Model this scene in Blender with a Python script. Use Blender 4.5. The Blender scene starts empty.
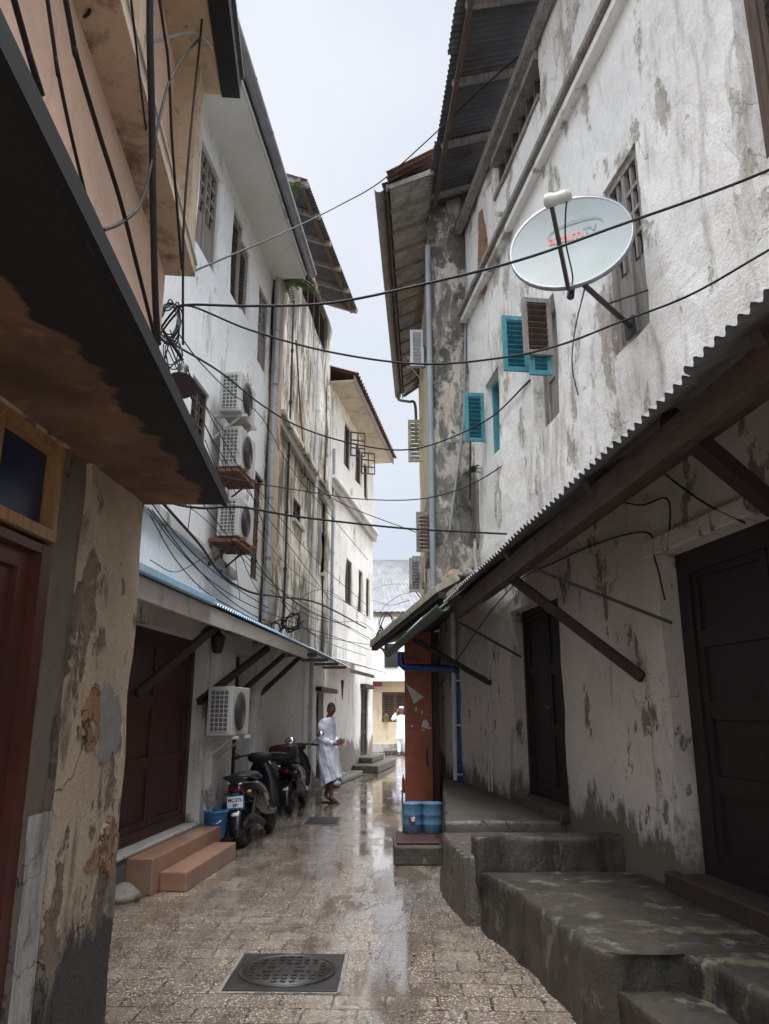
import bpy, bmesh, math, random
from mathutils import Vector, Matrix, noise
R = math.radians
random.seed(11)
SC = bpy.context.scene
COL = SC.collection
PI = math.pi
# ------------------------------------------------------------------ camera model
FPX = 769.0
PITCH = math.atan(200 / FPX)
CP, SP = math.cos(PITCH), math.sin(PITCH)
EYE = Vector((0, 0, 1.6))
def ray(px, py):
    x = (px - 384.5) / FPX; u = (512 - py) / FPX
    return Vector((x, CP - u * SP, SP + u * CP))
def atY(px, py, Y):
    r = ray(px, py); return EYE + r * (Y / r.y)
def atZ(px, py, Z):
    r = ray(px, py); return EYE + r * ((Z - EYE.z) / r.z)
# ------------------------------------------------------------------ materials
def newmat(name):
    m = bpy.data.materials.new(name); m.use_nodes = True
    nt = m.node_tree; b = nt.nodes['Principled BSDF']
    return m, nt, b
def N(nt, t, **kw):
    n = nt.nodes.new(t)
    for k, v in kw.items():
        if k.startswith('i_'):
            n.inputs[int(k[2:])].default_value = v
        elif k.startswith('s_'):
            n.inputs[k[2:].replace('_', ' ')].default_value = v
        else: setattr(n, k, v)
    return n
def c4(c): return (c[0], c[1], c[2], 1)
def pos(nt, scale=(1, 1, 1), rot=0, obj=False):
    if obj:
        g = N(nt, 'ShaderNodeTexCoord'); out = g.outputs['Object']
    else:
        g = N(nt, 'ShaderNodeNewGeometry'); out = g.outputs['Position']
    mp = N(nt, 'ShaderNodeMapping'); mp.inputs['Scale'].default_value = scale
    mp.inputs['Rotation'].default_value = (0, 0, rot)
    nt.links.new(out, mp.inputs['Vector']); return mp.outputs[0]
def nz(nt, vec, scale, detail=6, rough=.6, dist=0):
    n = N(nt, 'ShaderNodeTexNoise', s_Scale=scale, s_Detail=detail, s_Roughness=rough, s_Distortion=dist)
    nt.links.new(vec, n.inputs['Vector']); return n.outputs['Fac']
def ramp(nt, fac, p0, p1, v0=0, v1=1):
    r = N(nt, 'ShaderNodeMapRange'); r.inputs['From Min'].default_value = p0; r.inputs['From Max'].default_value = p1
    r.inputs['To Min'].default_value = v0; r.inputs['To Max'].default_value = v1
    nt.links.new(fac, r.inputs['Value']); return r.outputs[0]
def mix(nt, fac, a, b, mode='MIX'):
    m = N(nt, 'ShaderNodeMix', data_type='RGBA', blend_type=mode)
    def put(sock, v):
        if isinstance(v, (tuple, list)): sock.default_value = c4(v)
        elif isinstance(v, (int, float)): sock.default_value = v
        else: nt.links.new(v, sock)
    put(m.inputs[0], fac); put(m.inputs[6], a); put(m.inputs[7], b)
    return m.outputs[2]
def mth(nt, op, a, b=0.0):
    m = N(nt, 'ShaderNodeMath', operation=op)
    for i, v in enumerate((a, b)):
        if isinstance(v, (int, float)): m.inputs[i].default_value = v
        else: nt.links.new(v, m.inputs[i])
    return m.outputs[0]
def bump(nt, b, h, strength=.3, dist=.02):
    bn = N(nt, 'ShaderNodeBump'); bn.inputs['Strength'].default_value = strength; bn.inputs['Distance'].default_value = dist
    nt.links.new(h, bn.inputs['Height']); nt.links.new(bn.outputs[0], b.inputs['Normal'])
def sepz(nt):
    g = N(nt, 'ShaderNodeNewGeometry'); s = N(nt, 'ShaderNodeSeparateXYZ')
    nt.links.new(g.outputs['Position'], s.inputs[0]); return s.outputs

def plaster(name, c1, c2, streak=(.1, .09, .075), st=(.56, .72), patch=(.3, .25, .19), pt=(.6, .63), ps=1.6,
            patch2=None, p2t=(.68, .7), damp=None, rough=.85, bs=.5, stz=.22, sts=5.0, moss=None):
    m, nt, b = newmat(name)
    v = pos(nt)
    big = nz(nt, v, .9, 8, .65)
    col = mix(nt, ramp(nt, big, .35, .65), c1, c2)
    fine = nz(nt, v, 14, 6, .7)
    col = mix(nt, ramp(nt, fine, .3, .75, 0, .35), col, tuple(x * .62 for x in c2))
    vs = pos(nt, (1, 1, stz))
    s1 = nz(nt, vs, sts, 7, .68, .4)
    bigm = nz(nt, v, .55, 3, .5)
    sm = mth(nt, 'ADD', s1, mth(nt, 'MULTIPLY', mth(nt, 'SUBTRACT', bigm, .5), .7))
    sfac = ramp(nt, sm, st[0], st[1], 0, .85)
    col = mix(nt, sfac, col, streak)
    vf = nz(nt, v, 48, 3, .6)
    area = nz(nt, v, .7, 3, .5)
    def brk(q):   # break the outline of a worn area up into flakes
        q = mth(nt, 'ADD', q, mth(nt, 'MULTIPLY', mth(nt, 'SUBTRACT', fine, .5), .20))
        q = mth(nt, 'ADD', q, mth(nt, 'MULTIPLY', mth(nt, 'SUBTRACT', vf, .5), .09))
        return mth(nt, 'ADD', q, mth(nt, 'MULTIPLY', mth(nt, 'SUBTRACT', area, .5), .35))
    p = brk(nz(nt, pos(nt, (1, 1, .5)), ps * 1.4, 8, .6))
    pf = ramp(nt, p, pt[0], pt[1] + .015)
    pcol = mix(nt, ramp(nt, fine, .35, .65), patch, tuple(x * .55 for x in patch))
    col = mix(nt, mth(nt, 'MULTIPLY', pf, .9), col, pcol)
    if patch2:
        v2 = pos(nt, (1.2, 1.2, .6)); q = brk(nz(nt, v2, ps * 2.6, 8, .65))
        col = mix(nt, ramp(nt, q, p2t[0], p2t[1] + .03, 0, .8), col, patch2)
    # pits and hairline cracks
    col = mix(nt, ramp(nt, vf, .66, .72, 0, .55), col, tuple(x * .35 for x in c2))
    vo = N(nt, 'ShaderNodeTexVoronoi', feature='DISTANCE_TO_EDGE', s_Scale=.9)
    dv = N(nt, 'ShaderNodeVectorMath', operation='MULTIPLY_ADD'); nn = N(nt, 'ShaderNodeTexNoise', s_Scale=2.5, s_Detail=6)
    nt.links.new(v, nn.inputs['Vector']); nt.links.new(nn.outputs['Color'], dv.inputs[0]); dv.inputs[1].default_value = (.6, .6, .6); nt.links.new(v, dv.inputs[2])
    nt.links.new(dv.outputs[0], vo.inputs['Vector'])
    ck = mth(nt, 'MULTIPLY', ramp(nt, vo.outputs['Distance'], .004, .001), ramp(nt, area, .52, .60))
    col = mix(nt, mth(nt, 'MULTIPLY', ck, .5), col, tuple(x * .3 for x in c2))
    if moss:
        q = nz(nt, pos(nt, (1, 1, .4)), 2.3, 8, .7)
        col = mix(nt, ramp(nt, q, .6, .72, 0, .8), col, moss)
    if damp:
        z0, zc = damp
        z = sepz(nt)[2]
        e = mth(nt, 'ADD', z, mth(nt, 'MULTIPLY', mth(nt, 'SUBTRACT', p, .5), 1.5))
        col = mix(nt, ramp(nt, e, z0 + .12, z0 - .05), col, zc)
    nt.links.new(col, b.inputs['Base Color'])
    b.inputs['Roughness'].default_value = rough
    h = mth(nt, 'SUBTRACT', mth(nt, 'MULTIPLY', fine, .35), mth(nt, 'MULTIPLY', pf, .5))
    h = mth(nt, 'ADD', h, mth(nt, 'MULTIPLY', nz(nt, v, 3, 4, .5), .8)); h = mth(nt, 'ADD', h, mth(nt, 'MULTIPLY', vf, .25)); h = mth(nt, 'SUBTRACT', h, ck)
    bump(nt, b, h, bs, .03)
    return m
def simple(name, c, rough=.6, metal=0, var=.3, scale=8, bs=.15, stretch=(1, 1, 1), c2=None, thr=(.5, .7), obj=False, coat=0):
    m, nt, b = newmat(name)
    v = pos(nt, stretch, obj=obj); f = nz(nt, v, scale, 7, .65)
    dk = tuple(x * (1 - var) for x in c); lt = tuple(min(1, x * (1 + var * .6)) for x in c)
    col = mix(nt, ramp(nt, f, .3, .7), dk, lt)
    if c2:
        g = nz(nt, v, scale * .45, 8, .7, .3)
        col = mix(nt, ramp(nt, g, *thr), col, c2)
    nt.links.new(col, b.inputs['Base Color'])
    b.inputs['Roughness'].default_value = rough; b.inputs['Metallic'].default_value = metal
    if coat: b.inputs['Coat Weight'].default_value = coat
    rr = ramp(nt, f, .2, .8, max(.03, rough - .12), min(1, rough + .12)); nt.links.new(rr, b.inputs['Roughness'])
    if bs: bump(nt, b, f, bs, .01)
    return m
def wood(name, c, c2=None, rough=.75, sc=(14, 14, 1.2), thr=(.52, .62), bs=.4):
    m, nt, b = newmat(name)
    v = pos(nt, sc); f = nz(nt, v, 2.2, 9, .72, .6)
    col = mix(nt, ramp(nt, f, .3, .7), tuple(x * .45 for x in c), tuple(min(1, x * 1.3) for x in c))
    if c2:
        g = nz(nt, pos(nt, (2, 2, .8)), 3, 9, .75)
        col = mix(nt, ramp(nt, g, *thr), col, c2)
    nt.links.new(col, b.inputs['Base Color']); b.inputs['Roughness'].default_value = rough
    bump(nt, b, f, bs, .01); return m

M = {}
M['white_wall'] = plaster('white_wall', (.84, .85, .85), (.72, .73, .73), (.2, .18, .15), (.60, .80), (.46, .43, .38), (.63, .655), 1.5,
                          patch2=(.36, .34, .31), p2t=(.67, .7), bs=.35, moss=None)
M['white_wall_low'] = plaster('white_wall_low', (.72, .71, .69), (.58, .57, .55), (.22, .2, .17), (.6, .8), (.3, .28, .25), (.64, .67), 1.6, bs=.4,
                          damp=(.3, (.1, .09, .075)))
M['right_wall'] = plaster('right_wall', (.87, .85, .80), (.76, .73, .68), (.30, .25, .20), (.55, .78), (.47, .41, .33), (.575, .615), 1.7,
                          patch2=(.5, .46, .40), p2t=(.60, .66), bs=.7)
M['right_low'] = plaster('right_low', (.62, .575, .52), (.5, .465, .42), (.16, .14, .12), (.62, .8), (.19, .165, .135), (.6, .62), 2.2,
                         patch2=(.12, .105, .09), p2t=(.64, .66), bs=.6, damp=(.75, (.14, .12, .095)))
M['stained_wall'] = plaster('stained_wall', (.86, .83, .76), (.7, .65, .56), (.045, .038, .03), (.44, .57), (.5, .4, .26), (.57, .6), 1.8,
                            patch2=(.13, .115, .085), p2t=(.56, .6), bs=.8, stz=.12, moss=(.10, .105, .045))
M['orange_strip'] = plaster('orange_strip', (.55, .42, .27), (.42, .3, .18), (.13, .1, .07), (.5, .62), (.28, .17, .09), (.58, .62), 2.0, bs=.8, stz=.12)
M['corner_wall'] = plaster('corner_wall', (.82, .80, .76), (.66, .64, .6), (.3, .27, .22), (.58, .74), (.4, .35, .28), (.64, .67), 1.4, bs=.4, stz=.12,
                           damp=(.75, (.25, .21, .17)))
M['flank_wall'] = plaster('flank_wall', (.66, .60, .50), (.46, .42, .35), (.06, .055, .048), (.46, .58), (.085, .08, .073), (.50, .535), 1.6,
                          patch2=(.16, .15, .13), p2t=(.50, .53), bs=1.0, stz=.35, sts=5)
M['cream_wall'] = plaster('cream_wall', (.68, .56, .38), (.56, .46, .32), (.28, .22, .15), (.6, .76), (.4, .33, .25), (.66, .7), 1.3, bs=.3)
M['pink_wall'] = plaster('pink_wall', (.76, .54, .42), (.68, .48, .38), (.34, .21, .15), (.66, .82), (.42, .28, .2), (.72, .78), 1.3, bs=.15)
M['beige_band'] = plaster('beige_band', (.62, .5, .38), (.52, .41, .31), (.15, .1, .07), (.52, .68), (.24, .19, .14), (.6, .7), 2.4, bs=.2)
M['beige_wet'] = plaster('beige_wet', (.55, .42, .29), (.45, .34, .23), (.16, .11, .07), (.6, .75), (.45, .37, .27), (.56, .6), 2.2, bs=.2,
                         patch2=(.12, .09, .065), p2t=(.62, .64))
M['pillar'] = plaster('pillar', (.56, .45, .34), (.43, .345, .26), (.12, .095, .07), (.6, .72), (.22, .175, .13), (.57, .6), 3.2,
                      patch2=(.22, .13, .075), p2t=(.74, .77), bs=1.3, damp=(.62, (.045, .042, .036)), sts=8)
M['pillar_dark'] = plaster('pillar_dark', (.2, .165, .13), (.15, .12, .1), (.07, .06, .05), (.58, .7), (.12, .1, .08), (.6, .63), 3, bs=1.0,
                      damp=(.5, (.05, .047, .04)))
M['podium'] = plaster('podium', (.06, .05, .037), (.034, .028, .021), (.015, .014, .011), (.48, .6), (.15, .125, .085), (.56, .62), 4, rough=.5, bs=.6,
                      patch2=(.02, .022, .014), p2t=(.54, .6), )
M['concrete'] = plaster('concrete', (.10, .088, .07), (.065, .056, .045), (.035, .03, .025), (.55, .7), (.17, .155, .13), (.62, .66), 4, rough=.45, bs=.9)
M['old_cement'] = plaster('old_cement', (.46, .45, .43), (.36, .35, .33), (.12, .11, .1), (.52, .66), (.3, .28, .25), (.6, .63), 3, bs=.7)
M['rubble'] = plaster('rubble', (.38, .21, .12), (.3, .16, .09), (.2, .1, .06), (.6, .7), (.55, .4, .26), (.57, .6), 9, bs=1.5)
M['cement_patch'] = simple('cement_patch', (.25, .24, .22), .8, var=.2, scale=12)
def slab_mat():
    m, nt, b = newmat('slab_soffit')
    v = pos(nt); f = nz(nt, v, 2.6, 9, .62, .25); big = nz(nt, v, 1.0, 3, .5)
    col = mix(nt, ramp(nt, f, .35, .65), (.08, .042, .028), (.20, .108, .066))
    col = mix(nt, ramp(nt, nz(nt, v, 5, 8, .7), .58, .66, 0, .6), col, (.26, .17, .115))
    # damp black paint band along the outer edge: has an uneven border of its own
    s = sepz(nt)
    # distance from outer edge line X = -0.97+(4.44-Y)*.070
    edge = mth(nt, 'SUBTRACT', mth(nt, 'ADD', mth(nt, 'MULTIPLY', s[1], -.070), -.97 + 4.44 * .070), s[0])
    w = mth(nt, 'ADD', edge, mth(nt, 'MULTIPLY', mth(nt, 'SUBTRACT', f, .5), -.42))
    w = mth(nt, 'ADD', w, mth(nt, 'MULTIPLY', mth(nt, 'SUBTRACT', s[1], 4.4), .075))
    col = mix(nt, ramp(nt, w, .085, .06), col, (.012, .012, .013))
    nt.links.new(col, b.inputs['Base Color']); b.inputs['Roughness'].default_value = .8
    bump(nt, b, f, .5, .02); return m
M['slab'] = slab_mat()
def paving_mat():
    m, nt, b = newmat('paving')
    v = pos(nt, (1, 1, 1), R(2))
    dn = N(nt, 'ShaderNodeTexNoise', s_Scale=3.0, s_Detail=3)
    nt.links.new(v, dn.inputs['Vector'])
    add = N(nt, 'ShaderNodeVectorMath', operation='MULTIPLY_ADD'); nt.links.new(dn.outputs['Color'], add.inputs[0])
    add.inputs[1].default_value = (.035, .035, 0); nt.links.new(v, add.inputs[2])
    br = N(nt, 'ShaderNodeTexBrick', s_Scale=1.0); br.offset = .5
    br.inputs['Brick Width'].default_value = .30; br.inputs['Row Height'].default_value = .22
    br.inputs['Mortar Size'].default_value = .008; br.inputs['Mortar Smooth'].default_value = .3; br.inputs['Bias'].default_value = 0
    br.inputs['Color1'].default_value = (.235, .19, .148, 1); br.inputs['Color2'].default_value = (.15, .12, .093, 1)
    br.inputs['Mortar'].default_value = (.03, .024, .02, 1)
    nt.links.new(add.outputs[0], br.inputs['Vector'])
    v0 = pos(nt)
    big = nz(nt, v0, 1.1, 7, .62, .2)
    col = mix(nt, ramp(nt, big, .35, .7, 0, .55), br.outputs['Color'], (.11, .085, .065))
    vo = N(nt, 'ShaderNodeTexVoronoi', s_Scale=62.0); nt.links.new(v0, vo.inputs['Vector'])
    fl = nz(nt, v0, 34, 4, .75)
    fleck = mth(nt, 'MULTIPLY', ramp(nt, vo.outputs['Distance'], .42, .30), ramp(nt, fl, .44, .50))
    wear = ramp(nt, nz(nt, v0, 1.7, 6, .6), .34, .56, .35, 1.0)
    col = mix(nt, mth(nt, 'MULTIPLY', fleck, wear), col, (.62, .545, .46))
    dark = ramp(nt, nz(nt, v0, 45, 4, .7), .56, .66, 0, .6)
    col = mix(nt, dark, col, (.05, .04, .032))
    # water film
    s = sepz(nt)
    pn = nz(nt, pos(nt, (2.2, .9, 1)), 1.5, 8, .62, .5)
    pn = mth(nt, 'ADD', pn, mth(nt, 'MULTIPLY', mth(nt, 'SUBTRACT', nz(nt, pos(nt, (.7, 2.5, 1)), 5, 4, .6), .5), .16))
    # more water down the middle gully line X ~ 0.05 and further up the lane
    gx = mth(nt, 'ABSOLUTE', mth(nt, 'ADD', mth(nt, 'ADD', s[0], -.06), mth(nt, 'MULTIPLY', s[1], .004)))
    g = ramp(nt, gx, .03, .42, .10, -.03)
    far = ramp(nt, s[1], 5.0, 12, .035, .105)
    wet = mth(nt, 'ADD', pn, mth(nt, 'ADD', g, far))
    pud = ramp(nt, wet, .60, .625)
    damp = ramp(nt, wet, .40, .57)
    col = mix(nt, mth(nt, 'MULTIPLY', damp, .25), col, (.10, .075, .055)); col = mix(nt, mth(nt, 'MULTIPLY', pud, .5), col, (.075, .058, .043))
    nt.links.new(col, b.inputs['Base Color'])
    r = mth(nt, 'ADD', ramp(nt, damp, 0, 1, .33, .12), ramp(nt, fl, .3, .7, -.04, .08))
    r2 = N(nt, 'ShaderNodeMix', data_type='FLOAT')
    nt.links.new(pud, r2.inputs[0]); nt.links.new(r, r2.inputs[2]); r2.inputs[3].default_value = .05
    nt.links.new(r2.outputs[0], b.inputs['Roughness'])
    b.inputs['IOR'].default_value = 1.45
    b.inputs['Coat Weight'].default_value = .5; b.inputs['Coat Roughness'].default_value = .10
    h = mth(nt, 'ADD', mth(nt, 'MULTIPLY', br.outputs['Fac'], -1.4), mth(nt, 'MULTIPLY', fl, .35))
    h = mth(nt, 'ADD', h, mth(nt, 'MULTIPLY', big, 2.0))
    h = mth(nt, 'MULTIPLY', h, mth(nt, 'SUBTRACT', 1.0, mth(nt, 'MULTIPLY', pud, .93)))
    bump(nt, b, h, .8, .006)
    return m
M['paving'] = paving_mat()
M['ground'] = simple('ground', (.2, .17, .13), .9, var=.3, scale=2)
M['wood_dark'] = wood('wood_dark', (.035, .022, .017), rough=.75)
M['wood_black'] = wood('wood_black', (.012, .0075, .007), rough=.6)
M['wood_door'] = wood('wood_door', (.060, .022, .017), (.02, .013, .011), .55)
M['door_red'] = simple('door_red', (.085, .025, .018), .4, var=.25, scale=3, c2=(.05, .018, .014), thr=(.5, .65), bs=.1)
M['wood_honey'] = wood('wood_honey', (.36, .2, .09), rough=.5)
M['wood_grey'] = wood('wood_grey', (.27, .245, .22), (.15, .13, .115), .85)
M['wood_brown'] = wood('wood_brown', (.1, .065, .045), (.05, .037, .03), .8)
M['wood_beam'] = wood('wood_beam', (.07, .048, .036), (.04, .028, .022), .85, sc=(8, 1.5, 8))
M['teal'] = simple('teal', (.07, .29, .34), .5, var=.25, scale=9, c2=(.12, .4, .43), thr=(.6, .7))
M['teal_dark'] = simple('teal_dark', (.03, .2, .26), .55, var=.3, scale=9)
M['black_paint'] = simple('black_paint', (.009, .009, .010), .8, var=.4, scale=6, c2=(.03, .028, .026), thr=(.6, .75))
M['black'] = simple('black', (.01, .01, .011), .55, var=.2)
M['shade_fill'] = simple('shade_fill', (.012, .011, .010), .9, var=.2, bs=0)  # near-black colour standing in for the shade inside openings
M['glass_dark'] = simple('glass_dark', (.02, .024, .028), .12, var=.3, scale=2, bs=0)
M['glass_blue'] = simple('glass_blue', (.010, .028, .075), .35, var=.2, scale=3, bs=0)
M['tin'] = simple('tin', (.2, .2, .2), .75, .1, var=.35, scale=5, c2=(.16, .1, .065), thr=(.55, .72))
M['tin_dark'] = simple('tin_dark', (.12, .12, .125), .6, .3, var=.35, scale=4, c2=(.08, .05, .035), thr=(.55, .7))
M['tin_light'] = simple('tin_light', (.55, .57, .59), .45, .4, var=.2, scale=5, c2=(.3, .25, .2), thr=(.62, .75))
M['tin_rust'] = simple('tin_rust', (.13, .07, .05), .8, .2, var=.5, scale=5, c2=(.3, .27, .25), thr=(.58, .66))
M['tin_blue'] = simple('tin_blue', (.32, .5, .66), .5, .1, var=.2, scale=5, c2=(.5, .52, .52), thr=(.6, .7))
M['gutter_grey'] = simple('gutter_grey', (.25, .26, .28), .4, .4, var=.25, scale=5)
M['gutter_brown'] = simple('gutter_brown', (.2, .17, .16), .6, .1, var=.4, scale=5)
M['gutter_green'] = simple('gutter_green', (.1, .15, .125), .6, .3, var=.45, scale=9, c2=(.15, .12, .085), thr=(.52, .64))
M['soffit_white'] = simple('soffit_white', (.62, .61, .57), .7, var=.1, scale=1.5, c2=(.45, .43, .38), thr=(.6, .8))
M['soffit_tile'] = simple('soffit_tile', (.36, .34, .3), .85, var=.4, scale=6, c2=(.15, .12, .1), thr=(.52, .66))
M['soffit_ceil'] = simple('soffit_ceil', (.5, .43, .34), .8, var=.25, scale=5, c2=(.3, .24, .17), thr=(.5, .7))
M['pipe_grey'] = simple('pipe_grey', (.27, .30, .33), .45, 0, var=.2, scale=5)
M['pipe_white'] = simple('pipe_white', (.55, .55, .53), .5, 0, var=.25, scale=4)
M['pipe_blue'] = simple('pipe_blue', (.012, .05, .2), .3, 0, var=.2, scale=5, bs=.02)
M['pipe_red'] = simple('pipe_red', (.2, .04, .03), .5)
M['ac_white'] = simple('ac_white', (.42, .41, .38), .5, 0, var=.12, scale=3, c2=(.4, .37, .31), thr=(.55, .75), bs=.03)
M['ac_dark'] = simple('ac_dark', (.08, .09, .095), .5, 0, var=.2)
M['rust'] = simple('rust', (.17, .065, .032), .9, .1, var=.5, scale=14, c2=(.08, .05, .035), thr=(.5, .6))
M['cable'] = simple('cable', (.006, .006, .007), .75, var=.1, bs=0)
M['cable_grey'] = simple('cable_grey', (.28, .28, .29), .5, var=.1, bs=0)
M['dish'] = simple('dish', (.29, .325, .325), .6, .0, var=.08, scale=3, c2=(.25, .28, .19), thr=(.48, .72), bs=.03)
M['dish_logo'] = simple('dish_logo', (.19, .22, .24), .5, bs=0, var=.05)
M['dish_red'] = simple('dish_red', (.6, .12, .1), .5, bs=0, var=.05)
M['steel_dark'] = simple('steel_dark', (.05, .045, .05), .5, .3, var=.3)
M['lnb'] = simple('lnb', (.5, .5, .47), .35, 0, var=.2, scale=20)
M['tile_orange'] = None
def tile_mat():
    m, nt, b = newmat('tile_orange')
    v = pos(nt); f = nz(nt, v, 5, 6, .6)
    col = mix(nt, ramp(nt, f, .3, .7), (.23, .125, .08), (.31, .18, .12)); col = mix(nt, ramp(nt, nz(nt, v, 2.2, 8, .7), .5, .68, 0, .6), col, (.13, .10, .08))
    s = sepz(nt)
    w = mth(nt, 'FRACT', mth(nt, 'MULTIPLY', mth(nt, 'ADD', s[1], .1), 3.2))
    col = mix(nt, ramp(nt, mth(nt, 'ABSOLUTE', mth(nt, 'SUBTRACT', w, .5)), .02, .012), col, (.22, .15, .11))
    nt.links.new(col, b.inputs['Base Color']); b.inputs['Roughness'].default_value = .3
    bump(nt, b, f, .1); return m
M['tile_orange'] = tile_mat()
M['iron'] = simple('iron', (.024, .021, .018), .45, .1, var=.5, scale=12, bs=.3)
M['rubber'] = simple('rubber', (.014, .014, .014), .7, var=.3, scale=20)
M['moto_black'] = simple('moto_black', (.012, .013, .015), .22, 0, var=.3, scale=3, bs=0, coat=.4)
M['moto_matte'] = simple('moto_matte', (.011, .011, .012), .6, 0, var=.3)
M['chrome'] = simple('chrome', (.55, .55, .55), .25, .9, var=.15, bs=0)
M['mirror'] = simple('mirror', (.8, .82, .85), .06, 1, var=.02, bs=0)
M['red_lens'] = simple('red_lens', (.10, .006, .01), .2, var=.2, bs=0)
M['lens_white'] = simple('lens_white', (.6, .6, .55), .2, var=.1, bs=0)
M['amber'] = simple('amber', (.25, .12, .05), .2, var=.1, bs=0)
M['plate_white'] = simple('plate_white', (.7, .72, .75), .5, var=.1, scale=30, bs=0)
M['plate_blue'] = simple('plate_blue', (.02, .1, .22), .4, var=.1, bs=0)
M['seat_blk'] = simple('seat_blk', (.022, .022, .025), .5, var=.2, scale=30)
M['plastic_blue'] = simple('plastic_blue', (.03, .17, .4), .35, var=.2, scale=6, bs=.02)
M['barrel_blue'] = simple('barrel_blue', (.09, .19, .31), .35, var=.3, scale=5, c2=(.1, .12, .12), thr=(.58, .7), bs=.05)
M['cloth_white'] = simple('cloth_white', (.80, .84, .98), .85, var=.06, scale=14, bs=.1, obj=True)
M['cloth_cap'] = simple('cloth_cap', (.75, .74, .66), .85, var=.1, obj=True)
M['skin'] = simple('skin', (.16, .072, .043), .5, var=.15, scale=20, bs=.05, obj=True)
M['hair'] = simple('hair', (.012, .01, .009), .8, var=.3, scale=80, bs=.4, obj=True)
M['leather'] = simple('leather', (.04, .03, .025), .5, var=.3, scale=30, obj=True)
M['eye'] = simple('eye', (.02, .015, .012), .2, var=.1, bs=0)
M['red_brown'] = simple('red_brown', (.34, .095, .045), .5, var=.35, scale=5, c2=(.08, .03, .022), thr=(.56, .68))
M['paper'] = simple('paper', (.62, .6, .57), .8, var=.15, scale=12)
M['leaf'] = simple('leaf', (.05, .12, .02), .5, var=.5, scale=12)
M['leaf_yellow'] = simple('leaf_yellow', (.2, .2, .045), .6, var=.4, scale=12)
M['moss_roof'] = simple('moss_roof', (.38, .36, .26), .85, var=.4, scale=7, c2=(.2, .2, .1), thr=(.5, .65))
M['bottle_orange'] = simple('bottle_orange', (.75, .2, .04), .3, var=.2, bs=0)
M['bottle_yellow'] = simple('bottle_yellow', (.7, .5, .06), .3, var=.2, bs=0)
M['fascia'] = plaster('fascia', (.52, .48, .43), (.42, .385, .345), (.2, .18, .16), (.6, .8), (.3, .27, .24), (.66, .7), 1.5, bs=.3)
M['stone'] = plaster('stone', (.25, .23, .2), (.17, .155, .135), (.07, .06, .05), (.55, .7), (.33, .3, .26), (.6, .66), 6, rough=.5, bs=1.2)
M['tarp_grey'] = simple('far_tin', (.15, .155, .16), .9, .0, var=.3, scale=3, c2=(.22, .21, .2), thr=(.5, .7))

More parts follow.
